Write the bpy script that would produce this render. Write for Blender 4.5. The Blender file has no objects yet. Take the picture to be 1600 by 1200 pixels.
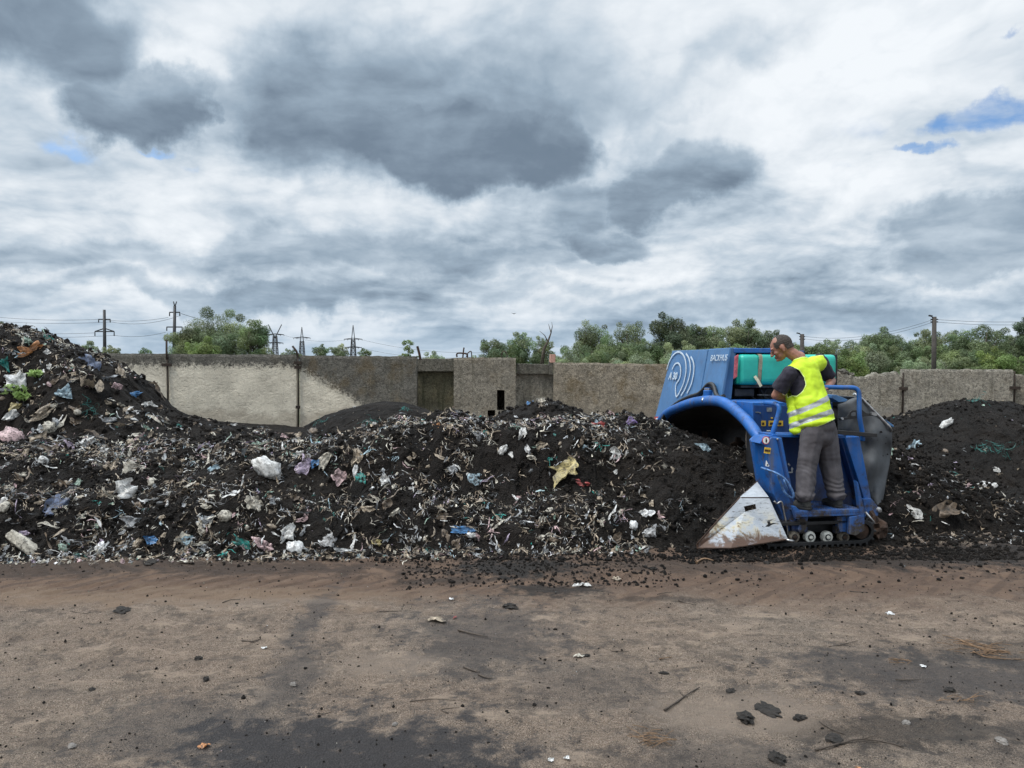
import bpy, bmesh, math, random
import numpy as np
from mathutils import Vector, Matrix, Euler, noise as mnoise
R = math.radians
random.seed(7)
sc = bpy.context.scene
C = sc.collection
# ------------------------------------------------------------------ camera
F_PX, CAM_H, PITCH = 1200.0, 1.67, math.atan(25 / 1200.0)
cd = bpy.data.cameras.new('camera'); cam = bpy.data.objects.new('camera', cd); C.objects.link(cam)
cam.location = (0, 0, CAM_H); cam.rotation_euler = (R(90) - PITCH, 0, 0)
cd.sensor_width = 36; cd.lens = 36 * F_PX / 1600; cd.clip_start = .05; cd.clip_end = 5000
sc.camera = cam
sc.view_settings.view_transform = 'Standard'; sc.view_settings.look = 'None'
sc.view_settings.exposure = .10; sc.view_settings.gamma = 1
SUN_EL, SUN_AZ = R(58), R(-62)          # azimuth from +Y towards +X
# ------------------------------------------------------------------ node helper
class NT:
    def __init__(s, nt): s.nt = nt; s.n = nt.nodes; s.l = nt.links
    def new(s, t, **k):
        n = s.n.new(t)
        for a, v in k.items(): setattr(n, a, v)
        return n
    def put(s, sock, v):
        if isinstance(v, bpy.types.NodeSocket): s.l.new(v, sock)
        elif v is not None:
            try: sock.default_value = v
            except Exception:
                sock.default_value = tuple(v) + (1,) if len(v) == 3 else v
    def m(s, op, a, b=None, c=None, clamp=False):
        n = s.new('ShaderNodeMath', operation=op, use_clamp=clamp)
        s.put(n.inputs[0], a)
        if b is not None: s.put(n.inputs[1], b)
        if c is not None: s.put(n.inputs[2], c)
        return n.outputs[0]
    def v(s, op, a, b=None, scale=None):
        n = s.new('ShaderNodeVectorMath', operation=op)
        s.put(n.inputs[0], a)
        if b is not None: s.put(n.inputs[1], b)
        if scale is not None: s.put(n.inputs['Scale'], scale)
        return n.outputs['Value'] if op in ('DOT_PRODUCT', 'LENGTH', 'DISTANCE') else n.outputs[0]
    def sep(s, a):
        n = s.new('ShaderNodeSeparateXYZ'); s.put(n.inputs[0], a); return n.outputs
    def comb(s, x, y, z=0.0):
        n = s.new('ShaderNodeCombineXYZ'); s.put(n.inputs[0], x); s.put(n.inputs[1], y); s.put(n.inputs[2], z); return n.outputs[0]
    dim = '3D'
    def noise(s, vec, scale, detail=4, rough=.5, dist=0.0, out='Fac', lac=2.0):
        n = s.new('ShaderNodeTexNoise', noise_dimensions=s.dim); s.put(n.inputs['Vector'], vec); n.inputs['Scale'].default_value = scale
        n.inputs['Detail'].default_value = detail; n.inputs['Roughness'].default_value = rough
        n.inputs['Distortion'].default_value = dist; n.inputs['Lacunarity'].default_value = lac
        return n.outputs[out]
    def ss(s, v, a, b, lo=0.0, hi=1.0):
        n = s.new('ShaderNodeMapRange', interpolation_type='SMOOTHSTEP')
        s.put(n.inputs[0], v); s.put(n.inputs[1], a); s.put(n.inputs[2], b); s.put(n.inputs[3], lo); s.put(n.inputs[4], hi)
        return n.outputs[0]
    def lin(s, v, a, b, lo=0.0, hi=1.0):
        n = s.new('ShaderNodeMapRange')
        s.put(n.inputs[0], v); s.put(n.inputs[1], a); s.put(n.inputs[2], b); s.put(n.inputs[3], lo); s.put(n.inputs[4], hi)
        return n.outputs[0]
    def mix(s, f, a, b, mode='MIX'):
        n = s.new('ShaderNodeMix', data_type='RGBA', blend_type=mode)
        s.put(n.inputs[0], f); s.put(n.inputs[6], a if isinstance(a, bpy.types.NodeSocket) else tuple(a) + (1,) if len(a) == 3 else a)
        s.put(n.inputs[7], b if isinstance(b, bpy.types.NodeSocket) else tuple(b) + (1,) if len(b) == 3 else b)
        return n.outputs[2]
    def vor(s, vec, scale, feature='F1', out='Distance', rand=1.0):
        n = s.new('ShaderNodeTexVoronoi', feature=feature); s.put(n.inputs['Vector'], vec); n.inputs['Scale'].default_value = scale
        n.inputs['Randomness'].default_value = rand
        return n.outputs[out]
# ------------------------------------------------------------------ world: cloudy sky
w = bpy.data.worlds.new('World'); sc.world = w; w.use_nodes = True
w.cycles.sampling_method = 'MANUAL'; w.cycles.sample_map_resolution = 512
def build_sky():
    t = NT(w.node_tree); t.dim = '2D'
    for n in list(t.n): t.n.remove(n)
    D = t.v('NORMALIZE', t.new('ShaderNodeTexCoord').outputs['Generated'])
    x, y, z = t.sep(D)[:3]
    sky = t.new('ShaderNodeTexSky', sky_type='NISHITA', sun_disc=False)
    sky.sun_elevation = SUN_EL; sky.sun_rotation = SUN_AZ; sky.dust_density = .6; sky.ozone_density = 1.6
    blue = t.mix(1.0, t.v('SCALE', sky.outputs[0], scale=.115), (.72, .95, 1.18), 'MULTIPLY')
    zc = t.m('MAXIMUM', z, 0.0)
    den = t.m('ADD', zc, .27)
    P = t.comb(t.m('DIVIDE', x, den), t.m('DIVIDE', y, den), 0.0)
    P = t.v('ADD', P, (3.7, 1.3, .4))
    wv = t.v('SCALE', t.v('SUBTRACT', t.noise(P, 1.6, 4, .5, out='Color'), (.5, .5, .5)), scale=.22)
    Pw = t.v('ADD', P, wv)
    def field(p):
        v_ = t.new('ShaderNodeTexVoronoi', feature='F1', voronoi_dimensions='2D'); t.put(v_.inputs['Vector'], p); v_.inputs['Scale'].default_value = 2.6
        v_.inputs['Detail'].default_value = 4; v_.inputs['Roughness'].default_value = .52; v_.inputs['Lacunarity'].default_value = 2.3
        v_.normalize = True
        puff = t.lin(v_.outputs['Distance'], .12, .62, .72, .28)
        return t.m('ADD', t.m('MULTIPLY', t.noise(p, 1.7, 7, .50), .60), t.m('MULTIPLY', puff, .40))
    n1 = field(Pw)
    n1b = field(t.v('ADD', Pw, (.02, .045, .0)))
    emb = t.m('SUBTRACT', n1, n1b)                      # relief of the billows, lit from above
    fine = t.noise(t.v('ADD', Pw, (9, 4, 2)), 8.0, 7, .58)
    az = t.m('ARCTAN2', x, y); el = t.m('ARCSINE', z)
    AE = t.comb(az, el, 0.0)
    w2 = t.v('SUBTRACT', t.noise(AE, 5.0, 9, .58, out='Color'), (.5, .5, .5))
    w2 = t.v('MULTIPLY', w2, (.22, .14, 0))
    s2 = t.sep(t.v('ADD', AE, w2)); azw, elw = s2[0], s2[1]
    def ae(px, py):
        dx = (px - 800) / F_PX; return math.atan(dx), math.atan((575 - py) / F_PX / math.sqrt(1 + dx * dx))
    def blob(px, py, rx, ry, soft=.5, bottom=0.0):
        a0, e0 = ae(px, py)
        ra = rx / F_PX * math.cos(a0) ** 2; re = ry / F_PX
        u = t.m('DIVIDE', t.m('SUBTRACT', azw, a0), ra); v = t.m('DIVIDE', t.m('SUBTRACT', elw, e0), re)
        d = t.m('SQRT', t.m('ADD', t.m('MULTIPLY', u, u), t.m('MULTIPLY', v, v)))
        f = t.ss(d, 1.0 - soft, 1.0 + soft * .5, 1.0, 0.0)
        if bottom: f = t.m('MULTIPLY', f, t.ss(v, -.6, 1.0, 1.0, 1.0 - bottom))
        return f
    def total(items, op='ADD'):
        r = None
        for it in items:
            k = it[0]; b = t.m('MULTIPLY', blob(*it[1:]), k)
            r = b if r is None else t.m(op, r, b)
        return r
    dark = total([(.95, 215, 165, 165, 68, .28, .5), (.85, 60, 45, 230, 85, .5, .1), (.9, 620, 180, 300, 130, .4, .5), (1.0, 690, 235, 230, 80, .3, .2),
                  (.7, 480, 110, 150, 80, .6, .2), (.55, 860, 130, 190, 130, .8, .2), (.72, 1050, 290, 115, 48, .3, .45), (.62, 950, 360, 105, 30, .3, .55), (.6, 890, 315, 120, 38, .6, .2),
                  (.66, 1520, 385, 165, 50, .3, .35), (.50, 560, 405, 400, 34, .5, .3), (.52, 330, 462, 330, 24, .5, 0), (.48, 1250, 480, 420, 26, .6, 0),
                  (.38, 120, 400, 260, 26, .7, 0), (.38, 1180, 60, 110, 34, .8, .3), (.3, 1060, 175, 70, 30, .5, .5), (.35, 760, 450, 300, 22, .7, 0)], 'MAXIMUM')
    lit = total([(.40, 1330, 120, 330, 120, .9, 0), (.8, 380, 215, 45, 70, .7, 0), (.75, 300, 95, 110, 26, .8, 0), (.9, 925, 225, 34, 60, .8, 0), (.5, 400, 60, 110, 60, .9, 0),
                 (.55, 700, 325, 330, 26, .8, 0), (.5, 110, 330, 230, 42, .9, 0), (.75, 1430, 300, 230, 36, .9, 0), (.6, 980, 325, 100, 18, .8, 0), (.5, 1000, 430, 200, 14, .9, 0),
                 (.6, 1520, 420, 120, 10, .8, 0), (.5, 500, 492, 300, 9, .9, 0), (.5, 60, 440, 200, 12, .9, 0), (.5, 960, 120, 120, 90, .9, 0)], 'MAXIMUM')
    tone = t.m('MULTIPLY_ADD', t.m('SUBTRACT', n1, .5), 1.75, .665)
    tone = t.m('ADD', tone, t.m('MULTIPLY', emb, 1.15))
    tone = t.m('ADD', tone, t.m('MULTIPLY', t.m('SUBTRACT', fine, .5), .12))
    tone = t.m('ADD', tone, t.m('MULTIPLY', lit, .26)); tone = t.m('SUBTRACT', tone, t.ss(z, .26, .05, 0.0, .07))
    dtone = t.m('MULTIPLY_ADD', t.m('SUBTRACT', n1, .5), .40, .19)
    dtone = t.m('ADD', dtone, t.m('MULTIPLY', emb, .55)); dtone = t.m('ADD', dtone, t.m('MULTIPLY', t.m('SUBTRACT', fine, .5), .10))
    mx = t.new('ShaderNodeMix', data_type='FLOAT'); t.put(mx.inputs[0], dark); t.put(mx.inputs[2], tone); t.put(mx.inputs[3], dtone); tone = mx.outputs[0]
    ramp = t.new('ShaderNodeValToRGB'); t.put(ramp.inputs[0], tone)
    cr = ramp.color_ramp; cr.elements[0].position = 0; cr.elements[0].color = (.13, .185, .245, 1)
    cr.elements[1].position = 1; cr.elements[1].color = (.84, .88, .92, 1)
    for p_, c_ in ((.20, (.17, .225, .295)), (.40, (.31, .395, .485)), (.60, (.50, .585, .67)), (.80, (.71, .765, .82))):
        e = cr.elements.new(p_); e.color = c_ + (1,)
    hz = t.ss(z, 0.0, .11, .45, 0.0)
    cloud = t.mix(hz, ramp.outputs[0], (.37, .51, .66))
    gaps = total([(.85, 105, 236, 60, 15, .9), (1.1, 250, 250, 40, 7, .9), (1.6, 1585, 190, 85, 24, .7), (1.5, 1500, 246, 60, 10, .7),
                  (.85, 1390, 205, 70, 45, .9), (.8, 1320, 290, 40, 16, .9), (1.3, 1595, 66, 24, 9, .9), (.7, 320, 280, 40, 10, .9)])
    gapn = t.ss(t.m('ADD', gaps, t.m('MULTIPLY', t.m('SUBTRACT', .5, n1), 5.0)), .15, 1.7)
    col = t.mix(t.m('MULTIPLY', t.m('MULTIPLY', gapn, t.ss(gaps, .0, .9)), t.ss(fine, .25, .6, .45, .95)), cloud, blue)
    # sky above the frame brightened to add light, most around the hidden sun
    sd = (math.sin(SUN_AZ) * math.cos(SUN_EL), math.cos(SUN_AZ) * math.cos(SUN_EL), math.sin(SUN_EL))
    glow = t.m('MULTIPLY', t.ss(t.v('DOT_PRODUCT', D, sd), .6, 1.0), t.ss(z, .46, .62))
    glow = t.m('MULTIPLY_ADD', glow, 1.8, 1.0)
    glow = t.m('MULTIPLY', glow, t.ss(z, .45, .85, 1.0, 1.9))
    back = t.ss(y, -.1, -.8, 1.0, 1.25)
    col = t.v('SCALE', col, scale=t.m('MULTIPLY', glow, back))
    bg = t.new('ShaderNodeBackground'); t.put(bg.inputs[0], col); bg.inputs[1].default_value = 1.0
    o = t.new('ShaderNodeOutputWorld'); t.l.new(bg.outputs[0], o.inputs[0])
build_sky()
sl = bpy.data.lights.new('sun', 'SUN'); sl.energy = 2.1; sl.angle = R(14); sl.color = (1, .93, .84)
so = bpy.data.objects.new('sun', sl); C.objects.link(so)
sdir = Vector((math.sin(SUN_AZ) * math.cos(SUN_EL), math.cos(SUN_AZ) * math.cos(SUN_EL), math.sin(SUN_EL)))
sdir = Vector((-.55, -.35, 1.15)).normalized()
so.rotation_euler = sdir.to_track_quat('Z', 'Y').to_euler(); so.location = (0, 0, 30)
# ------------------------------------------------------------------ pixel <-> space
CF = Vector((0, math.cos(PITCH), -math.sin(PITCH))); CU = Vector((0, math.sin(PITCH), math.cos(PITCH)))
def ray(px, py): return CF + Vector((1, 0, 0)) * ((px - 800) / F_PX) + CU * ((600 - py) / F_PX)
def W(px, py, Y):
    d = ray(px, py); return Vector((0, 0, CAM_H)) + d * (Y / d.y)
def proj(p):
    v = Vector(p) - Vector((0, 0, CAM_H)); k = v.dot(CF)
    return 800 + F_PX * v.x / k, 600 - F_PX * v.dot(CU) / k
# ------------------------------------------------------------------ numpy noise
def _h(ix, iy, s):
    n = (ix * 374761393 + iy * 668265263 + s * 974634777) & 0xffffffff
    n = ((n ^ (n >> 13)) * 1274126177) & 0xffffffff
    return ((n ^ (n >> 16)) & 0xffff) / 65535.0
def vn(x, y, s=0):
    x = np.asarray(x, float); y = np.asarray(y, float)
    ix = np.floor(x).astype(np.int64); iy = np.floor(y).astype(np.int64); fx = x - ix; fy = y - iy
    fx = fx * fx * (3 - 2 * fx); fy = fy * fy * (3 - 2 * fy)
    a = _h(ix, iy, s); b = _h(ix + 1, iy, s); c = _h(ix, iy + 1, s); d = _h(ix + 1, iy + 1, s)
    return (a + (b - a) * fx) * (1 - fy) + (c + (d - c) * fx) * fy
def fbm(x, y, s=0, o=4, g=.5):
    r = 0; a = 1; t = 0
    for k in range(o):
        r = r + a * (vn(np.asarray(x) * 2 ** k + 17.3 * k, np.asarray(y) * 2 ** k - 9.1 * k, s + k) - .5); t += a; a *= g
    return r / t * 2
def sst(x, a, b):
    u = np.clip((x - a) / (b - a), 0, 1); return u * u * (3 - 2 * u)
# ------------------------------------------------------------------ object helpers
def tag(o, label=None, cat=None, group=None, kind=None):
    if label: o['label'] = label
    if cat: o['category'] = cat
    if group: o['group'] = group
    if kind: o['kind'] = kind
    return o
def empty(name, loc=(0, 0, 0), rz=0):
    o = bpy.data.objects.new(name, None); C.objects.link(o); o.location = loc; o.rotation_euler = (0, 0, rz); o.empty_display_size = .2
    return o
def meshobj(name, vs, fs, mats, parent=None, smooth=False, midx=None, cols=None):
    me = bpy.data.meshes.new(name)
    me.from_pydata([tuple(v) for v in vs], [], [tuple(int(i) for i in f) for f in fs])
    for m_ in (mats if isinstance(mats, (list, tuple)) else [mats]): me.materials.append(m_)
    if midx is not None: me.polygons.foreach_set('material_index', np.array(midx, dtype=np.int32))
    if smooth: me.polygons.foreach_set('use_smooth', np.ones(len(me.polygons), dtype=bool))
    if cols is not None:
        ca = me.color_attributes.new('Col', 'FLOAT_COLOR', 'POINT')
        ca.data.foreach_set('color', np.concatenate([np.asarray(cols, float), np.ones((len(cols), 1))], 1).ravel())
    me.update()
    o = bpy.data.objects.new(name, me); C.objects.link(o)
    if parent is not None: o.parent = parent
    return o
class MB:
    def __init__(s): s.v = []; s.f = []; s.mi = []; s.sm = []
    def add(s, vs, fs, mi=0, sm=False):
        b = len(s.v); s.v += [tuple(v) for v in vs]
        for f in fs: s.f.append(tuple(b + i for i in f)); s.mi.append(mi); s.sm.append(sm)
        return s
    def box(s, c, d, rot=None, mi=0):
        hx, hy, hz = d[0] / 2, d[1] / 2, d[2] / 2
        vs = [Vector((sx * hx, sy * hy, sz * hz)) for sx in (-1, 1) for sy in (-1, 1) for sz in (-1, 1)]
        if rot is not None:
            e = rot if isinstance(rot, Matrix) else Euler(rot).to_matrix(); vs = [e @ v for v in vs]
        vs = [v + Vector(c) for v in vs]
        return s.add(vs, [(0, 1, 3, 2), (4, 6, 7, 5), (0, 4, 5, 1), (2, 3, 7, 6), (0, 2, 6, 4), (1, 5, 7, 3)], mi)
    def prism(s, pts, ext, mi=0):
        """closed polygon of 3-D points, extruded by vector ext"""
        n = len(pts); pts = [Vector(p) for p in pts]; e = Vector(ext)
        nr = Vector((0, 0, 0))
        for i in range(n): nr += pts[i].cross(pts[(i + 1) % n])
        if nr.dot(e) > 0: pts = pts[::-1]
        vs = pts + [p + e for p in pts]
        fs = [tuple(range(n)), tuple(range(2 * n - 1, n - 1, -1))] + [(i, n + i, n + (i + 1) % n, (i + 1) % n) for i in range(n)]
        return s.add(vs, fs, mi)
    def tube(s, path, r, seg=10, mi=0, cap=True, sm=True):
        path = [Vector(p) for p in path]; n = len(path)
        rs = r if isinstance(r, (list, tuple)) else [r] * n
        up = None; rings = []
        for i, p in enumerate(path):
            t_ = (path[min(i + 1, n - 1)] - path[max(i - 1, 0)]).normalized()
            if up is None:
                up = Vector((0, 0, 1)) if abs(t_.z) < .9 else Vector((1, 0, 0))
            a = (up - t_ * up.dot(t_)).normalized(); b = t_.cross(a); up = a
            rings.append([p + (a * math.cos(2 * math.pi * k / seg) + b * math.sin(2 * math.pi * k / seg)) * rs[i] for k in range(seg)])
        vs = [v for q in rings for v in q]; fs = []
        for i in range(n - 1):
            for k in range(seg):
                k2 = (k + 1) % seg; fs.append((i * seg + k, i * seg + k2, (i + 1) * seg + k2, (i + 1) * seg + k))
        s.add(vs, fs, mi, sm)
        if cap:
            b = len(s.v) - len(vs)
            s.f.append(tuple(b + k for k in range(seg - 1, -1, -1))); s.mi.append(mi); s.sm.append(False)
            s.f.append(tuple(b + (n - 1) * seg + k for k in range(seg))); s.mi.append(mi); s.sm.append(False)
        return s
    def lathe(s, prof, c, axis='y', seg=24, mi=0):
        """prof: list (radius, along)"""
        vs = []
        for r_, a_ in prof:
            for k in range(seg):
                u, v = r_ * math.cos(2 * math.pi * k / seg), r_ * math.sin(2 * math.pi * k / seg)
                vs.append(Vector(c) + (Vector((u, a_, v)) if axis == 'y' else Vector((a_, u, v)) if axis == 'x' else Vector((u, v, a_))))
        fs = [(i * seg + k, i * seg + (k + 1) % seg, (i + 1) * seg + (k + 1) % seg, (i + 1) * seg + k) for i in range(len(prof) - 1) for k in range(seg)]
        fs.append(tuple(range(seg - 1, -1, -1))); fs.append(tuple((len(prof) - 1) * seg + k for k in range(seg)))
        return s.add(vs, fs, mi, False)
    def build(s, name, mats, parent=None, bevel=0, weighted=False):
        o = meshobj(name, s.v, s.f, mats, parent, midx=s.mi)
        o.data.polygons.foreach_set('use_smooth', np.array(s.sm, dtype=bool))
        bm = bmesh.new(); bm.from_mesh(o.data); bmesh.ops.recalc_face_normals(bm, faces=bm.faces); bm.to_mesh(o.data); bm.free()
        if bevel:
            b = o.modifiers.new('bevel', 'BEVEL'); b.width = bevel; b.segments = 2; b.limit_method = 'ANGLE'; b.angle_limit = R(35)
        return o
def smooth_path(pts, n=6):
    """Catmull-Rom through pts"""
    pts = [Vector(p) for p in pts]; out = []
    for i in range(len(pts) - 1):
        p0 = pts[max(i - 1, 0)]; p1 = pts[i]; p2 = pts[i + 1]; p3 = pts[min(i + 2, len(pts) - 1)]
        for k in range(n):
            t_ = k / n
            out.append(.5 * ((2 * p1) + (p2 - p0) * t_ + (2 * p0 - 5 * p1 + 4 * p2 - p3) * t_ ** 2 + (3 * p1 - p0 - 3 * p2 + p3) * t_ ** 3))
    out.append(pts[-1]); return out
# ------------------------------------------------------------------ materials
def material(name):
    m_ = bpy.data.materials.new(name); m_.use_nodes = True
    t = NT(m_.node_tree); b = t.n['Principled BSDF']; return m_, t, b
def bump(t, b, h, strength=.5, dist=.02):
    n = t.new('ShaderNodeBump'); n.inputs['Strength'].default_value = strength; n.inputs['Distance'].default_value = dist
    t.put(n.inputs['Height'], h); t.l.new(n.outputs[0], b.inputs['Normal'])
def simple(name, c, rough=.6, metal=0.0, var=.25, scale=8.0, bmp=.15, bd=.01, spec=None, coords='Object'):
    m_, t, b = material(name)
    P = t.new('ShaderNodeTexCoord').outputs[coords]
    n = t.noise(P, scale, 6, .6)
    lo = tuple(max(0, v * (1 - var)) for v in c); hi = tuple(min(1, v * (1 + var)) for v in c)
    t.put(b.inputs['Base Color'], t.mix(t.ss(n, .3, .7), lo, hi))
    b.inputs['Roughness'].default_value = rough; b.inputs['Metallic'].default_value = metal
    if spec is not None: b.inputs['Specular IOR Level'].default_value = spec
    if bmp: bump(t, b, t.noise(P, scale * 3, 5, .6), bmp, bd)
    return m_
def paint(name, c, rough=.38, dirt=.35, dirtcol=(.035, .027, .022), scale=3.0, lowdirt=True, worn=(.25, .3, .4)):
    """machine paint with dust, grime towards the ground splash zone and chips"""
    m_, t, b = material(name)
    P = t.new('ShaderNodeTexCoord').outputs['Object']
    n = t.noise(P, scale, 8, .62); n2 = t.noise(P, 26, 6, .7); n3 = t.noise(P, 9, 8, .7)
    col = t.mix(t.ss(n, .3, .75), tuple(v * .82 for v in c), tuple(min(1, v * 1.15 + .004) for v in c))
    g = t.m('MULTIPLY', t.ss(n3, .50, .72), dirt)
    if lowdirt:
        zz = t.sep(t.new('ShaderNodeNewGeometry').outputs['Position'])[2]
        g = t.m('ADD', g, t.m('MULTIPLY', t.ss(zz, .75, .05), t.ss(n3, .36, .58, .25, 1.0)))
    g = t.m('MINIMUM', g, 1.0)
    col = t.mix(g, col, dirtcol)
    stx = t.noise(t.v('MULTIPLY', P, (14, 14, 1.2)), 1.0, 7, .7); dustf = t.m('MULTIPLY', t.ss(stx, .46, .70), t.ss(n, .35, .6)); col = t.mix(t.m('MULTIPLY', dustf, dirt), col, (.11, .105, .10))
    ch = t.ss(n2, .67, .71); col = t.mix(t.m('MULTIPLY', ch, .7), col, worn)
    t.put(b.inputs['Base Color'], col)
    t.put(b.inputs['Roughness'], t.m('ADD', rough, t.m('MULTIPLY', g, .5)))
    bump(t, b, t.m('ADD', t.m('MULTIPLY', n, .6), t.m('MULTIPLY', n2, .1)), .12, .01)
    return m_
def colattr(name, rough=.55, rough_var=.2, trans=0.0, dirt=.5):
    m_, t, b = material(name)
    a = t.new('ShaderNodeAttribute', attribute_name='Col').outputs['Color']
    P = t.new('ShaderNodeNewGeometry').outputs['Position']
    n = t.noise(P, 30, 8, .75, .8); n0 = t.noise(P, 9, 6, .7)
    a = t.mix(t.ss(n0, .35, .65), t.v('SCALE', a, scale=.72), t.v('SCALE', a, scale=1.08))
    col = t.mix(t.m('MULTIPLY', t.ss(n, .46, .60), dirt), a, (.040, .031, .024))
    t.put(b.inputs['Base Color'], col)
    b.inputs['Roughness'].default_value = rough
    bump(t, b, t.noise(P, 45, 4, .6), .5, .01)
    if trans:
        tr = t.new('ShaderNodeBsdfTranslucent'); t.put(tr.inputs[0], col)
        mx = t.new('ShaderNodeMixShader'); mx.inputs[0].default_value = trans
        t.l.new(b.outputs[0], mx.inputs[1]); t.l.new(tr.outputs[0], mx.inputs[2])
        t.l.new(mx.outputs[0], t.n['Material Output'].inputs[0])
    return m_
M = {}
M['blue'] = paint('blue_paint', (.004, .098, .36), .46, .75)
M['blue_light'] = paint('sky_lit_blue_paint', (.050, .150, .32), .45, .35, (.10, .13, .20), lowdirt=False)  # machine blue lightened, the sky's reflection on the front put into the colour
M['blue_dark'] = paint('shaded_blue_paint', (.003, .043, .18), .45, .4)  # same blue darkened, shade of the recessed parts put into the colour
M['black'] = simple('black_rubber', (.012, .012, .013), .5, 0, .4, 12)
M['steel_dark'] = simple('dark_steel', (.03, .03, .032), .5, .5, .4, 10)
M['steel'] = simple('worn_steel', (.42, .42, .42), .35, .9, .3, 20)
M['rust'] = simple('rusty_steel', (.045, .025, .016), .85, .2, .5, 14, .4)
M['teal'] = simple('teal_plastic', (.015, .36, .28), .42, 0, .22, 2.5, .05)
M['tarp'] = simple('grey_tarpaulin', (.085, .09, .096), .8, 0, .18, 5, .25, .01, spec=.3)
M['strap'] = simple('webbing_strap', (.22, .20, .14), .8, 0, .3, 30)
M['white_pl'] = simple('white_sticker', (.75, .75, .73), .5, 0, .08, 20, 0)
M['logo'] = simple('pale_line_print', (.42, .50, .58), .5, 0, .1, 20, 0)
M['yellow_pl'] = simple('yellow_sticker', (.62, .40, .04), .5, 0, .2, 40, 0)
M['red_pl'] = simple('red_sticker', (.45, .03, .03), .5, 0, .1, 20, 0)
M['roller'] = simple('white_roller', (.50, .49, .44), .6, 0, .35, 30, .3)
M['litter'] = colattr('plastic_film', .5, trans=.12, dirt=.85)
M['litter_clean'] = colattr('cleaner_plastic_film', .38, trans=.12, dirt=.6)
def compost_mat():
    m_, t, b = material('black_compost')
    P = t.new('ShaderNodeNewGeometry').outputs['Position']
    n = t.noise(P, 2.2, 8, .65); n2 = t.noise(P, 60, 8, .8); v = t.vor(P, 95)
    col = t.mix(t.ss(n, .35, .7), (.009, .007, .0056), (.026, .020, .0158))
    col = t.mix(t.ss(n2, .52, .66), col, (.062, .048, .037)); col = t.mix(t.ss(n2, .46, .36), col, (.003, .0025, .002))
    sp = t.m('MULTIPLY', t.ss(t.noise(P, 75, 3, .6), .70, .74), .8)
    col = t.mix(sp, col, (.22, .19, .15))
    t.put(b.inputs['Base Color'], col); b.inputs['Roughness'].default_value = .93; b.inputs['Specular IOR Level'].default_value = .25
    bump(t, b, t.m('ADD', n2, t.m('MULTIPLY', v, -.7)), 1.0, .06)
    return m_
M['compost'] = compost_mat()
def ground_mat():
    m_, t, b = material('worn_dirt_on_asphalt')
    P = t.new('ShaderNodeNewGeometry').outputs['Position']; X, Y, Z = t.sep(P)[:3]
    big = t.noise(P, .55, 7, .6, .6); mid = t.noise(P, 2.6, 8, .65, .5); fine = t.noise(P, 30, 9, .78); grit = t.vor(P, 120); spk = t.noise(P, 170, 3, .6)
    mott = t.noise(P, 8, 9, .75)
    # gritty pale asphalt with brown dust film
    asp = t.mix(t.ss(grit, .1, .6), (.24, .192, .152), (.14, .110, .087))
    asp = t.mix(t.ss(fine, .42, .66), asp, (.26, .205, .16))
    dust = t.mix(t.ss(fine, .35, .65), (.155, .112, .082), (.25, .185, .14))
    col = t.mix(t.m('MULTIPLY', t.ss(big, .34, .60), .75), asp, dust)
    col = t.mix(t.ss(spk, .55, .63, 0.0, .75), col, (.38, .32, .26)); col = t.mix(t.ss(spk, .46, .38, 0.0, .85), col, (.022, .019, .016))
    stk = t.noise(t.v('MULTIPLY', P, (1.1, 2.0, 1)), 2.1, 9, .72, .3); col = t.mix(t.ss(stk, .47, .35, 0.0, .55), col, (.066, .052, .043)); col = t.mix(t.ss(stk, .52, .64, 0.0, .7), col, (.33, .26, .20))
    col = t.mix(t.ss(mott, .50, .38, 0.0, .6), col, (.055, .045, .038)); col = t.mix(t.ss(mott, .56, .68, 0.0, .4), col, (.26, .21, .17))
    # brown band of packed dirt beside the row
    yy = t.m('ADD', Y, t.m('MULTIPLY', t.m('SUBTRACT', mid, .5), 1.3))
    band = t.m('MULTIPLY', t.ss(yy, 5.2, 5.95), t.ss(yy, 7.6, 7.1))
    col = t.mix(t.m('MULTIPLY', band, .85), col, t.mix(t.ss(mid, .35, .7), (.095, .058, .040), (.165, .106, .072)))
    chc = t.m('SINE', t.m('MULTIPLY', t.m('ADD', X, t.m('ABSOLUTE', t.m('SUBTRACT', Y, 6.3))), 26)); col = t.mix(t.m('MULTIPLY', t.m('MULTIPLY', t.ss(chc, .1, .8), band), t.ss(mid, .42, .58, 0.0, .5)), col, (.05, .034, .026))
    # pale ochre streak
    st = t.m('MULTIPLY', t.ss(yy, 5.3, 5.6), t.ss(yy, 6.0, 5.7)); st = t.m('MULTIPLY', st, t.ss(X, -.2, -1.6))
    col = t.mix(t.m('MULTIPLY', st, .55), col, (.22, .155, .105))
    # damp dark patches
    def spot(cx, cy, rx, ry, k):
        ax = t.m('DIVIDE', t.m('SUBTRACT', X, cx), rx); ay = t.m('DIVIDE', t.m('SUBTRACT', Y, cy), ry)
        d = t.m('SQRT', t.m('ADD', t.m('MULTIPLY', ax, ax), t.m('MULTIPLY', ay, ay)))
        d = t.m('ADD', d, t.m('ADD', t.m('MULTIPLY', t.m('SUBTRACT', mid, .5), 1.6), t.m('MULTIPLY', t.m('SUBTRACT', mott, .5), 2.6)))
        return t.m('MULTIPLY', t.ss(d, 1.15, .45), k)
    wet = None
    for a in ((-.75, 3.25, .95, .62, 1.0), (-1.35, 5.2, .12, .8, .65), (-.2, 4.85, .6, .8, .65), (.35, 4.1, .5, .45, .35), (2.4, 4.2, 1.1, .45, .75), (-1.5, 3.5, .6, .45, .5), (2.6, 3.4, .9, .5, .35), (-1.2, 4.2, .18, .6, .6), (.9, 3.3, .5, .3, .5)):
        s_ = spot(*a); wet = s_ if wet is None else t.m('MAXIMUM', wet, s_)
    wetc = t.mix(t.ss(grit, .1, .5), (.070, .062, .060), (.032, .028, .028))
    col = t.mix(wet, col, wetc)
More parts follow.
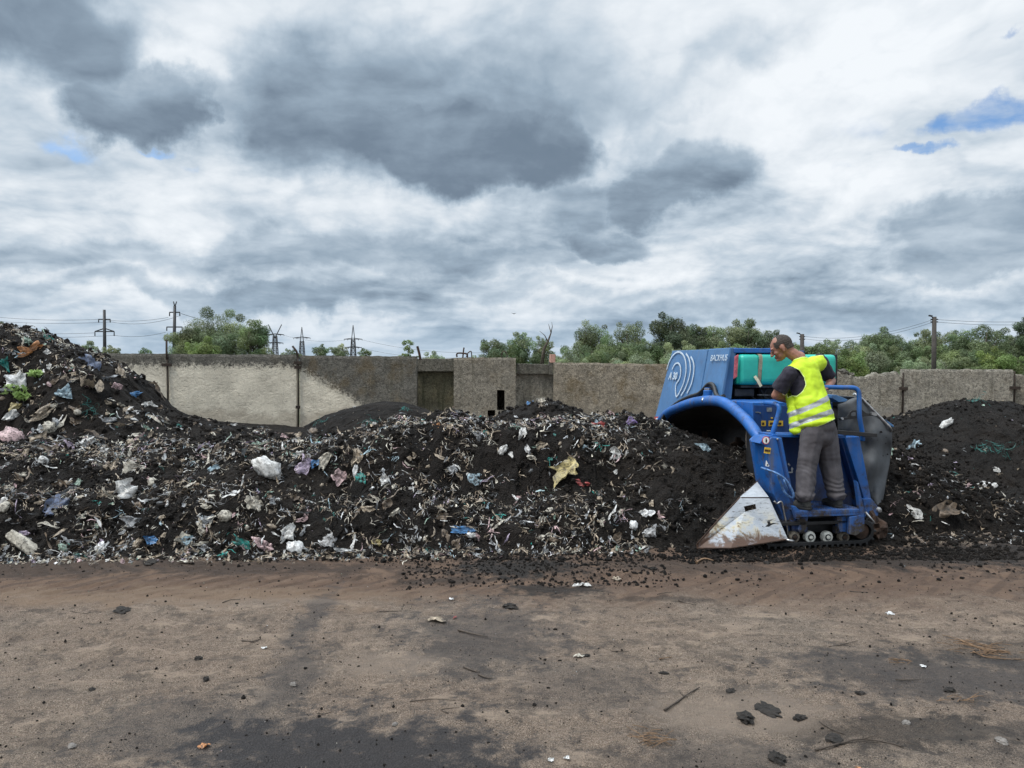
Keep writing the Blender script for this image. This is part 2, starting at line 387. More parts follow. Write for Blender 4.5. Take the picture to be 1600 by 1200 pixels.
    # black compost trodden in near the rows and the machine
    cr = None
    for a in ((.0, 6.5, .7, .5, 1.0), (.25, 5.85, .45, .22, .9), (-.5, 6.1, .5, .12, .7), (1.0, 5.6, .5, .08, .5), (1.4, 6.6, 1.0, .35, .55), (4.9, 6.9, 1.9, .8, .95), (3.6, 6.7, 1.6, .32, .8), (1.9, 3.55, .75, .22, .65), (2.9, 4.55, .7, .3, .35), (-4, 6.55, 4.2, .45, .6)):
        s_ = spot(*a); cr = s_ if cr is None else t.m('MAXIMUM', cr, s_)
    far = t.m('MULTIPLY', t.ss(yy, 8.0, 9.0), .2); cr = t.m('MAXIMUM', cr, t.m('MULTIPLY', far, t.ss(Y, 15, 12)))
    col = t.mix(t.m('MULTIPLY', cr, t.ss(fine, .28, .5, .7, 1.0)), col, (.018, .015, .013))
    # pale crushed spots
    pal = None
    for a in ((1.15, 3.75, .45, .25, .7), (-.75, 4.35, .35, .18, .6), (-2.0, 5.5, .9, .1, .4)):
        s_ = spot(*a); pal = s_ if pal is None else t.m('MAXIMUM', pal, s_)
    col = t.mix(pal, col, (.245, .195, .155))
    pal2 = t.m('MULTIPLY', t.ss(t.noise(P, 60, 3, .5), .73, .77), .8)
    col = t.mix(pal2, col, (.40, .37, .33))
    col = t.v('MULTIPLY', col, (1.13, 1.10, 1.06))
    # meadow beyond the wall
    col = t.mix(t.ss(Y, 22.0, 23.0), col, t.mix(t.ss(mid, .3, .7), (.04, .055, .02), (.08, .085, .035)))
    t.put(b.inputs['Base Color'], col)
    t.put(b.inputs['Roughness'], t.m('SUBTRACT', .92, t.m('MULTIPLY', wet, .42)))
    b.inputs['Specular IOR Level'].default_value = .35
    # chevron tread prints inside the brown band
    ch = t.m('SINE', t.m('MULTIPLY', t.m('ADD', X, t.m('ABSOLUTE', t.m('SUBTRACT', Y, 6.25))), 28))
    chv = t.m('MULTIPLY', t.m('MULTIPLY', ch, band), t.ss(big, .4, .6))
    h = t.m('ADD', t.m('ADD', t.m('MULTIPLY', fine, .55), t.m('MULTIPLY', grit, -.35)), t.m('MULTIPLY', mid, 1.2))
    h = t.m('ADD', h, t.m('MULTIPLY', chv, .35)); h = t.m('ADD', h, t.m('ADD', t.m('MULTIPLY', mott, .9), t.m('MULTIPLY', stk, 1.5)))
    bump(t, b, h, 1.0, .045)
    return m_
M['ground'] = ground_mat()
def concrete(name, dark=(.14, .132, .112), pale=(.66, .61, .50), line=None, soft=.22, ochre=.3, palefac=1.0, moss=.3):
    """line = (z0, slope): paler washed concrete below z0 + slope*X"""
    m_, t, b = material(name)
    P = t.new('ShaderNodeNewGeometry').outputs['Position']; X, Y, Z = t.sep(P)[:3]
    n = t.noise(P, 1.4, 8, .62); n2 = t.noise(P, 13, 7, .75, .6); n3 = t.noise(P, 45, 5, .7)
    drip = t.noise(t.v('MULTIPLY', P, (9, 9, .7)), 1.0, 6, .6)
    dk = t.mix(t.ss(n2, .38, .56), tuple(v * .42 for v in dark), tuple(v * 1.08 for v in dark)); dk = t.mix(t.ss(t.noise(P, 3.2, 8, .7), .42, .62, 0.0, .55), dk, tuple(v * .45 for v in dark)); dk = t.mix(t.ss(t.vor(P, 16), .10, .03, 0.0, .55), dk, (.42, .41, .36)); dk = t.mix(t.m('MULTIPLY', t.ss(t.m('ADD', Z, t.m('MULTIPLY', n2, .5)), .95, .45), .45), dk, (.27, .25, .21))
    dk = t.mix(t.ss(n3, .56, .68), dk, tuple(min(1, v * 2.3) for v in dark))
    dk = t.mix(t.m('MULTIPLY', t.ss(n, .48, .66), ochre), dk, (.13, .085, .028))
    dk = t.mix(t.m('MULTIPLY', t.ss(drip, .5, .7), moss), dk, (.035, .038, .018))
    col = dk
    if line:
        pl = t.mix(t.ss(n, .3, .7), tuple(v * .80 for v in pale), tuple(v * 1.12 for v in pale))
        pl = t.mix(t.m('MULTIPLY', t.ss(n2, .60, .72), .5), pl, tuple(v * .45 for v in pale))
        pl = t.mix(t.m('MULTIPLY', t.ss(drip, .55, .75), .35), pl, tuple(v * .62 for v in pale))
        sc_ = t.noise(t.v('MULTIPLY', P, (3.2, 1, 9)), 1.6, 9, .72, 1.2); pl = t.mix(t.ss(sc_, .585, .63, 0.0, .6), pl, tuple(v * .38 for v in pale)); pl = t.mix(t.ss(t.m('FRACT', t.m('MULTIPLY', Z, 1.45)), .03, .0, 0.0, .35), pl, tuple(v * .5 for v in pale)); pl = t.mix(t.ss(t.vor(P, 7), .05, .02, 0.0, .8), pl, (.08, .07, .055))
        lim = t.m('MULTIPLY_ADD', X, line[1], line[0])
        d = t.m('ADD', t.m('SUBTRACT', lim, Z), t.m('MULTIPLY', t.m('SUBTRACT', n2, .5), .9))
        col = t.mix(t.m('MULTIPLY', t.ss(d, -soft * .5, soft * .5), palefac), dk, pl)
        ft = t.m('MULTIPLY', t.ss(t.m('ADD', Z, t.m('MULTIPLY', t.m('SUBTRACT', n, .5), .9)), .55, .30), .35)
        col = t.mix(ft, col, (.27, .21, .15))
    t.put(b.inputs['Base Color'], col); b.inputs['Roughness'].default_value = .9
    bump(t, b, t.m('ADD', n2, t.m('MULTIPLY', n3, .4)), 1.0, .06)
    return m_
# ================================================================== GROUND
def build_ground():
    xs = sorted(set([-900, -500, -250, -120, -60, -30, -18] + list(np.arange(-12, -6.3, .08)) + list(np.arange(-6.3, 6.3, .032)) + list(np.arange(6.3, 12.01, .08)) + [18, 30, 60, 120, 250, 500, 900]))
    ys = sorted(set([-200, -60, -20, -5, 0, 1.5] + list(np.arange(2.4, 7.3, .032)) + list(np.arange(7.32, 11, .08)) + list(np.arange(11, 24, .5)) + [30, 45, 70, 120, 250, 500, 1200]))
    X, Y = np.meshgrid(xs, ys); near = ((abs(X) < 12) & (Y > 2.3) & (Y < 11))
    Z = gz(X, Y)
    vs = np.stack([X, Y, Z], -1).reshape(-1, 3); nx = len(xs)
    fs = [(j * nx + i, j * nx + i + 1, (j + 1) * nx + i + 1, (j + 1) * nx + i) for j in range(len(ys) - 1) for i in range(nx - 1)]
    o = meshobj('ground', vs, fs, M['ground'], smooth=True)
    tag(o, kind='structure')
def gz(X, Y):
    X = np.asarray(X, float); Y = np.asarray(Y, float)
    near = sst(X, -12, -11) * sst(X, 12, 11) * sst(Y, 2.2, 2.8) * sst(Y, 11, 10)
    z = (fbm(X * 1.1, Y * 1.1, 3, 4) * .035 + fbm(X * 5, Y * 8, 9, 4, .62) * .020 + fbm(X * 22, Y * 22, 19, 2) * .006) * near
    rut = np.exp(-((Y - 6.05 - .05 * X) / .16) ** 2) + np.exp(-((Y - 6.65 - .05 * X) / .14) ** 2)
    z = z - rut * .024 * near + .010 * near * np.abs(np.sin((X + np.abs(Y - 6.35)) * 14)) * rut
    return z - .02 * near
# ================================================================== COMPOST ROWS AND MOUNDS
def rough(x, y, s, a=1.0, k=1.0):
    return a * (fbm(x * 1.7 * k, y * 1.7 * k, s, 3) * .13 + fbm(x * 6 * k, y * 6 * k, s + 20, 4, .6) * .045 + np.abs(fbm(x * 17, y * 17, s + 40, 3, .6)) * .04)
def h_row(x, y):                   # the long windrow
    x = np.asarray(x, float); y = np.asarray(y, float)
    toe = np.interp(x, [-10, -4.5, -1.2, 1.7, 2.6, 4.5], [6.35, 6.72, 6.98, 7.12, 7.28, 7.5]) + fbm(x * 1.3, x * .2 + 3, 5, 3) * .22
    crest = np.interp(x, [-10, -4.9, -3.2, -2.4, -1.8, -1.3, -.7, -.2, .4, 1.1, 1.6, 2.1, 2.6, 3.6], [.84, .84, .86, .88, .95, 1.04, 1.10, 1.03, 1.09, 1.10, 1.03, .92, .76, .5])
    u = (y - toe) / 1.62
    front = np.clip(u, 0, 1); zf = crest * (1 - (1 - front) ** 2.1)
    ub = (y - toe - 1.62) / np.interp(x, [-4.5, 1], [2.6, 1.5]); back = np.clip(ub, 0, 1)
    z = np.where(u < 1, zf, crest * (1 - back ** 1.6))
    z = np.where(u < 0, u * .5, z); z = np.where(ub > 1, -(ub - 1) * .5, z)
    am = sst(z, -.02, .25)
    z = z + rough(x, y, 11) * am * np.where(u > 1, .6, 1.0)
    ledge = sst(x, -2.5, -1.6) * sst(x, 1.6, .8)                 # undercut slump in the middle
    z = z - ledge * .20 * np.exp(-((u - .34) / .14) ** 2) * am + ledge * .07 * np.exp(-((u - .62) / .12) ** 2)
    z = z * sst(x, 4.6, 3.3) - .3 * sst(x, 3.6, 4.6)
    return z
def h_tail(x, y):                  # freshly turned compost behind the machine
    cx = 4.1 + 0 * x; u = (y - (8.75 + .03 * x)) / np.interp(x, [3.4, 6.4], [1.25, .75]); r = np.clip(1 - u * u, -1, 1)
    crest = np.interp(x, [2.9, 3.4, 3.9, 4.5, 5.0, 5.5, 6.0, 6.4], [.0, .50, .74, .68, .42, .20, .03, -.12])
    z = crest * np.where(r > 0, r ** .8, r * .8)
    return z + rough(x, y, 31, 1.3) * sst(z, -.02, .15) * .8
def h_left(x, y):                  # tall rubbish mound at the left
    ridge = np.interp(x, [-16, -12, -9.6, -8.67, -8.0, -7.4, -7.1, -6.6, -6.3, -5.86, -5.0, -4.2, -3.4, -2.6],
                      [2.2, 2.6, 2.5, 2.36, 2.20, 1.98, 1.78, 1.50, 1.12, .86, .62, .45, .25, -.05])
    skirt = np.interp(x, [-16, -6.2, -5.4, -4.5, -3.4, -2.6], [.60, .60, .52, .42, .22, -.1])
    f = (y - 11.5 + fbm(x * .8, x * .3, 71, 2) * .3) / 1.15; top = sst(f, 0, 1)
    z = skirt * sst(y, 8.9, 9.9) + (ridge - skirt) * (top ** .75)
    b = np.clip((y - 13.6) / 2.8, 0, 1); z = z * (1 - b ** 1.3) - .25 * sst(y, 15.9, 16.5)
    z = z - .25 * sst(y, 9.0, 8.5)
    return z + rough(x, y, 51, 1.1) * sst(z, 0, .3)
def dome(cx, cy, rx, ry, h, s, p=1.0, a=.6):
    def f(x, y):
        d = np.sqrt(((x - cx) / rx) ** 2 + ((y - cy) / ry) ** 2); d = d * (1 + .14 * fbm(x * .9, y * .9, s + 3, 2))
        z = h * np.where(d < 1, (np.cos(np.clip(d, 0, 1) * math.pi) * .5 + .5) ** p, (1 - d) * .5)
        return z + rough(x, y, s, a) * sst(z, 0, .2)
    return f
h_mid = dome(-2.45, 15.0, 2.75, 2.5, 1.02, 61, .80, .35)
h_back = dome(.50, 11.6, 2.1, 1.6, 1.13, 81, .78, .6)
h_strip = lambda x, y: (np.interp(x, [-13, -10, -8.5, -6, -5.3, -4.7], [.6, .48, .30, .12, .04, -.1]) * np.exp(-((y - 20.7) / .75) ** 2) - .03) + rough(x, y, 91, .5) * .5
def h_right(x, y):
    ridge = np.interp(x, [4.3, 5.2, 5.9, 6.3, 6.8, 7.3, 7.85, 8.3, 9.2, 10.2], [0, .35, .84, 1.0, 1.13, 1.18, 1.14, .95, .5, -.05])
    u = (y - 12.1) / np.where(y < 12.1, 2.1, 1.8); r = 1 - np.abs(u) ** 1.5
    z = ridge * np.where(r > 0, r, r * .6)
    return z + rough(x, y, 101, .38) * sst(z, 0, .3)
PILES = [('compost_row', h_row, (-8.5, 4.6), (6.0, 11.3), .028, 'long black compost row studded with shredded plastic, running into the machine', 'compost row'),
         ('compost_heap', h_tail, (2.9, 6.8), (7.2, 10.3), .03, 'loose freshly turned black compost spilling out behind the grey curtain of the machine', 'compost heap'),
         ('rubbish_mound', h_left, (-14.5, -2.5), (8.4, 16.6), .05, 'tallest mound, black compost thick with plastic rubbish, in front of the pale wall', 'rubbish mound'),
         ('compost_mound', h_mid, (-5.4, .6), (12.3, 17.7), .05, 'low smooth black mound with almost no plastic, left of the concrete pier', 'compost mound'),
         ('compost_mound', h_back, (-1.8, 2.8), (9.8, 13.4), .04, 'black mound topped with blue scraps behind the row, right of the concrete pier', 'compost mound'),
         ('compost_mound', h_strip, (-13, -4.6), (19.2, 21.45), .06, 'thin strip of compost swept up along the foot of the pale wall panels', 'compost strip'),
         ('compost_mound', h_right, (4.3, 10.2), (9.8, 14.1), .035, 'rounded black mound with a green net at the right border', 'compost mound')]
def surf(x, y):
    z = gz(x, y)
    for nm, f, (x0, x1), (y0, y1), st, *_ in PILES:
        ok = (x > x0) & (x < x1) & (y > y0) & (y < y1)
        z = np.where(ok, np.maximum(z, f(x, y)), z)
    return z
def build_piles():
    for nm, f, (x0, x1), (y0, y1), st, lab, cat in PILES:
        xs = np.arange(x0, x1 + st, st); ys = np.arange(y0, y1 + st, st); X, Y = np.meshgrid(xs, ys); Z = f(X, Y)
        ok = sst(Z, .0, .12)
        dx = fbm(X * 9, Y * 9, 7, 3) * .05 * ok; dy = fbm(X * 9 + 40, Y * 9, 8, 3) * .07 * ok
        vs = np.stack([X + dx, Y + dy, Z], -1).reshape(-1, 3); nx = len(xs)
        keep = Z > -.12; fs = []
        for j in range(len(ys) - 1):
            for i in range(nx - 1):
                if keep[j, i] or keep[j + 1, i + 1] or keep[j, i + 1] or keep[j + 1, i]:
                    fs.append((j * nx + i, j * nx + i + 1, (j + 1) * nx + i + 1, (j + 1) * nx + i))
        used = np.unique(np.array(fs)); re = np.zeros(len(vs), int); re[used] = np.arange(len(used))
        o = meshobj(nm, vs[used], re[np.array(fs)], M['compost'], smooth=False)
        tag(o, lab, cat)
def hit(px, py, y0=2.5, y1=21.0, step=.04):
    d = ray(px, py); ys = np.arange(y0, y1, step); k = ys / d.y
    X = d.x * k; Z = CAM_H + d.z * k; S = surf(X, ys)
    below = np.nonzero(Z < S)[0]
    if len(below) == 0: return None
    i = below[0]; return Vector((X[i], ys[i], S[i]))
def normal(x, y, e=.08):
    a = float(surf(np.array(x + e), np.array(y))) - float(surf(np.array(x - e), np.array(y)))
    b = float(surf(np.array(x), np.array(y + e))) - float(surf(np.array(x), np.array(y - e)))
    return Vector((-a, -b, 2 * e)).normalized()
build_ground(); build_piles()
# clods of compost: nobody could count them
def build_clods():
    rg = np.random.RandomState(5); ico = bmesh.new(); bmesh.ops.create_icosphere(ico, subdivisions=1, radius=1)
    bv = np.array([v.co[:] for v in ico.verts]); bf = np.array([[v.index for v in f.verts] for f in ico.faces]); ico.free()
    N = 15000; xs = []; ys = []; ss = []
    def sprinkle(n, x0, x1, y0, y1, smin, smax):
        xs.append(rg.uniform(x0, x1, n)); ys.append(rg.uniform(y0, y1, n)); ss.append(smin + (smax - smin) * rg.rand(n) ** 3)
    sprinkle(9000, -6.3, 3.2, 6.75, 9.2, .006, .036); sprinkle(26000, -6.3, 3.2, 6.72, 9.0, .003, .014); sprinkle(6000, 3.3, 9, 7.4, 12.6, .003, .013); sprinkle(3800, 3.2, 5.6, 7.3, 9.8, .006, .042); sprinkle(500, 5.6, 7.2, 7.3, 9.6, .004, .02); sprinkle(2500, -11, -3, 9, 14, .012, .06)
    sprinkle(2600, 4.4, 9.5, 9.6, 13, .006, .028); sprinkle(1200, -1.2, 2.3, 10, 12, .012, .05)
    sprinkle(420, .0, 5.8, 6.0, 7.3, .004, .022); sprinkle(6500, -5, 5, 2.6, 7, .001, .007); sprinkle(700, -5, 5, 3.2, 6.8, .003, .012); sprinkle(2200, 1.5, 4.6, 6.72, 7.2, .004, .026); sprinkle(1500, -.9, 1.3, 5.9, 6.9, .003, .018); sprinkle(800, 3.5, 6.5, 6.3, 7.2, .003, .016); sprinkle(900, 3.4, 6.5, 6.8, 7.9, .005, .03); sprinkle(260, -6, 2, 6.45, 6.9, .004, .018)
    X = np.concatenate(xs); Y = np.concatenate(ys); S = np.concatenate(ss); Z = surf(X, Y)
    n = len(X); sc3 = rg.uniform(.6, 1.3, (n, 1, 3)) * S[:, None, None]; jit = rg.uniform(.72, 1.25, (n, len(bv), 1))
    V = bv[None] * jit * sc3; V = V + np.stack([X, Y, Z + S * .25], -1)[:, None, :]
    Fc = (bf[None] + (np.arange(n) * len(bv))[:, None, None]).reshape(-1, 3)
    o = meshobj('compost_clods', V.reshape(-1, 3), Fc, M['compost'])
    tag(o, 'loose crumbs and clods of black compost over the rows and the yard', 'compost crumbs', kind='stuff')
build_clods()
# ================================================================== LITTER
PAL = {'cream': (.50, .46, .38), 'off white': (.66, .65, .62), 'beige': (.36, .29, .21), 'grey': (.30, .31, .32), 'brown': (.17, .125, .085), 'pale pink': (.52, .36, .36),
       'pale green': (.26, .36, .29), 'pale blue': (.34, .46, .52), 'blue': (.06, .20, .42), 'teal': (.015, .22, .19), 'yellow': (.46, .38, .17), 'red': (.36, .06, .055),
       'orange': (.50, .22, .08), 'purple': (.13, .08, .22), 'lilac': (.42, .34, .44), 'dark grey': (.07, .075, .08), 'slate blue': (.13, .165, .26), 'white': (.80, .80, .78), 'silver': (.5, .5, .5)}
def sheet(rg, w_, h_, crump=.3, nu=6, nv=6, curl=.5, torn=.35):
    """crumpled torn film, local coords, z up from the surface"""
    u = np.linspace(-.5, .5, nu + 1); v = np.linspace(-.5, .5, nv + 1); U, V = np.meshgrid(u, v)
    s = rg.randint(1000); m_ = max(w_, h_)
    edge = 1 + torn * fbm(np.arctan2(V, U) * 1.4 + 5, U * 0 + s, s, 3) * 1.6
    rad = np.sqrt(U * U + V * V) + 1e-6; lim = .46 / np.maximum(np.abs(np.cos(np.arctan2(V, U))), np.abs(np.sin(np.arctan2(V, U)))) * .5 * 2
    k = np.where(np.maximum(abs(U), abs(V)) > .3, edge, 1)
    taper = 1 - .55 * np.abs(V * 2) ** 1.5 * (s % 3 > 0); X = U * w_ * k * taper + fbm(U * 3, V * 3, s + 1, 2) * w_ * .16 + (V * V * 4) * w_ * .3 * ((s % 5) - 2) / 2; Y = V * h_ * k + fbm(U * 3, V * 3, s + 2, 2) * h_ * .16
    Z = (np.abs(fbm(U * 3.2, V * 3.2, s + 3, 3)) * 2.2) * crump * m_ + (U * U * rg.uniform(-1, 1) + V * V * rg.uniform(-1, 1)) * curl * m_
    vs = np.stack([X, Y, Z], -1).reshape(-1, 3)
    fs = [(j * (nu + 1) + i, j * (nu + 1) + i + 1, (j + 1) * (nu + 1) + i + 1, (j + 1) * (nu + 1) + i) for j in range(nv) for i in range(nu)]
    return vs, fs
def ribbon(rg, L, wd, n=7, curly=1.0):
    p = np.zeros(3); a = rg.uniform(-.4, .4); pts = []; lift = rg.uniform(0, .5)
    for i in range(n + 1):
        pts.append(p.copy()); a += rg.normal() * .42 * curly
        p = p + np.array([math.sin(a), -math.cos(a), lift * math.cos(i / n * math.pi) * .8]) * (L / n)
    vs = []
    tw = rg.uniform(-.6, .6)
    for i, q in enumerate(pts):
        t_ = pts[min(i + 1, n)] - pts[max(i - 1, 0)]; t_ /= np.linalg.norm(t_) + 1e-9
        tw += rg.normal() * .5; side = np.array([t_[1] * -1, t_[0], 0]); side = side * math.cos(tw) + np.array([0, 0, 1]) * math.sin(tw)
        k = wd * (.30 + .70 * math.sin(math.pi * (i + .4) / (n + .8))) * rg.uniform(.5, 1.35)
        vs += [q - side * k / 2, q + side * k / 2]
    return np.array(vs), [(2 * i, 2 * i + 1, 2 * i + 3, 2 * i + 2) for i in range(n)]
def ball(rg, w_, h_, d_, crump=.35):
    bm = bmesh.new(); bmesh.ops.create_icosphere(bm, subdivisions=3, radius=.5); s = rg.uniform(0, 50)
    vs = []
    for v in bm.verts:
        c = v.co.normalized(); k = 1 + crump * (mnoise.noise(c * 2.3 + Vector((s, 0, 0))) * 1.1 + abs(mnoise.noise(c * 6 + Vector((0, s, 0)))) * .9)
        vs.append((c.x * w_ * .5 * k, c.y * h_ * .5 * k, c.z * d_ * .5 * k + d_ * .25))
    fs = [[v.index for v in f.verts] for f in bm.faces]; bm.free(); return np.array(vs), fs
def frame(nv, rz, tilt=0):
    nv = Vector(nv).normalized(); dn = Vector((0, -1, -.001)); y = -(dn - nv * dn.dot(nv)).normalized(); x = y.cross(nv)
    m_ = Matrix((x, y, nv)).transposed(); return m_ @ Matrix.Rotation(rz, 3, 'Z') @ Matrix.Rotation(tilt, 3, 'X')
def px_len(p, px): return px / F_PX * Vector(p - Vector((0, 0, CAM_H))).length
def wherept(px, py, p):
    """words for the place of a scrap"""
    if p.y < 6.55: return None
    zones = [(-999, 90, 'at its left end'), (90, 180, 'below the mound face'), (180, 250, 'below the mound foot'), (250, 320, 'below the first joint bar'), (320, 400, 'below the big bush'),
             (400, 470, 'below the second joint bar'), (470, 540, 'below the smooth mound foot'), (540, 600, 'below the smooth mound side'), (600, 660, 'below the smooth mound top'), (660, 720, 'below the recessed wall'),
             (720, 790, 'below the pier'), (790, 860, 'below the mound behind'), (860, 930, 'below the ochre panel'), (930, 1000, 'below the purple scrap'), (1000, 1060, 'beside the blue arch'), (1060, 1400, 'inside the dark arch')]
    if p.x > 3.1 and p.y < 9.8: return 'on the turned compost ' + ('beside the curtain' if px < 1440 else 'at its thin end')
    if p.x > 4 and p.y >= 9.8: return 'on the ' + ('upper' if py < 700 else 'lower') + ' half of the net-strewn mound'
    if p.y > 11.0 and p.x < -3: return ('near the top edge of' if py < 560 else 'on the upper face of' if py < 590 else 'halfway down' if py < 620 else 'on the lower face of') + ' the tall mound' + (', left part' if px < 70 else ', right part' if px > 150 else '')
    if p.y > 10 and p.x > -2: return 'on the mound behind the row'
    if p.y > 8.7 and p.x < -2: return 'on the flat shelf behind the row'
    lev = 'at the row foot' if py > 835 else 'low on the row' if py > 795 else 'halfway up the row' if py > 750 else 'high on the row' if py > 705 else 'atop the row'
    for a, b, s in zones:
        if a <= px < b: return lev + ' ' + s
    return lev
used_labels = {}
GROUPCNT = {}
def put_scrap(px, py, wpx, hpx, kind, colr, label=None, name=None, rz=0.0, tilt=None, seed=None, cat=None, lift=.0, crump=None, clean=False):
    p = hit(px, py)
    if p is None: return None
    rg = np.random.RandomState(seed if seed is not None else int(px * 131 + py * 17) % 99991)
    nv = normal(p.x, p.y); view = (Vector((0, 0, CAM_H)) - p).normalized()
    ww, hh = px_len(p, wpx), px_len(p, hpx)
    if kind == 'film': vs, fs = sheet(rg, ww, hh, .2 if crump is None else crump, 9, 9)
    elif kind == 'bag': vs, fs = ball(rg, ww, hh, min(ww, hh) * .7, .35 if crump is None else crump)
    elif kind == 'strip': vs, fs = ribbon(rg, max(ww, hh), min(ww, hh), 9, .7); vs = vs + np.array([0, max(ww, hh) / 2, 0])
    elif kind == 'net':
        V = []; Fs = []
        for q in range(14):
            a, b = ribbon(rg, max(ww, hh) * rg.uniform(.5, 1.1), .006, 9, 1.6); a = a + np.array([rg.uniform(-.4, .4) * ww, rg.uniform(.1, .6) * hh, .01 + rg.rand() * .03])
            Fs += [[i + sum(len(x) for x in V) for i in f] for f in b]; V.append(a)
        vs = np.concatenate(V); fs = Fs
    mixn = (nv * .45 + view * .55).normalized()
    fr = frame(mixn, rz, tilt if tilt is not None else rg.uniform(-.2, .2))
    c = np.array(PAL[colr]); cols = np.clip(c[None] * (1 + .22 * rg.normal(size=(len(vs), 1))), .005, .85)
    nm = name or {'film': 'plastic_scrap', 'bag': 'plastic_bag', 'strip': 'plastic_strip', 'net': 'net_scrap'}[kind]
    o = meshobj(nm, vs, fs, M['litter_clean'] if clean else M['litter'], smooth=True, cols=cols)
    o.matrix_world = Matrix.Translation(p + mixn * (.006 + lift)) @ fr.to_4x4()
    lab = label
    if lab is None:
        big = max(wpx, hpx); size = 'large ' if big > 19 else '' if big > 11 else 'small '
        shape = {'film': 'film scrap', 'bag': 'plastic lump', 'strip': 'plastic strip', 'net': 'net tangle'}[kind]
        loc = wherept(px, py, p) or 'on the dirt in front of the row'
        lab = (size if len((size + loc).split()) < 9 else '') + colr + ' ' + shape + ' ' + loc
        GROUPCNT.setdefault(lab, []).append((px, o))
        used_labels[lab] = used_labels.get(lab, 0) + 1
        o['group'] = 'plastic scraps lying in the compost'
    o['label'] = lab; o['category'] = cat or {'film': 'plastic scrap', 'bag': 'plastic bag', 'strip': 'plastic strip', 'net': 'net'}[kind]
    return o
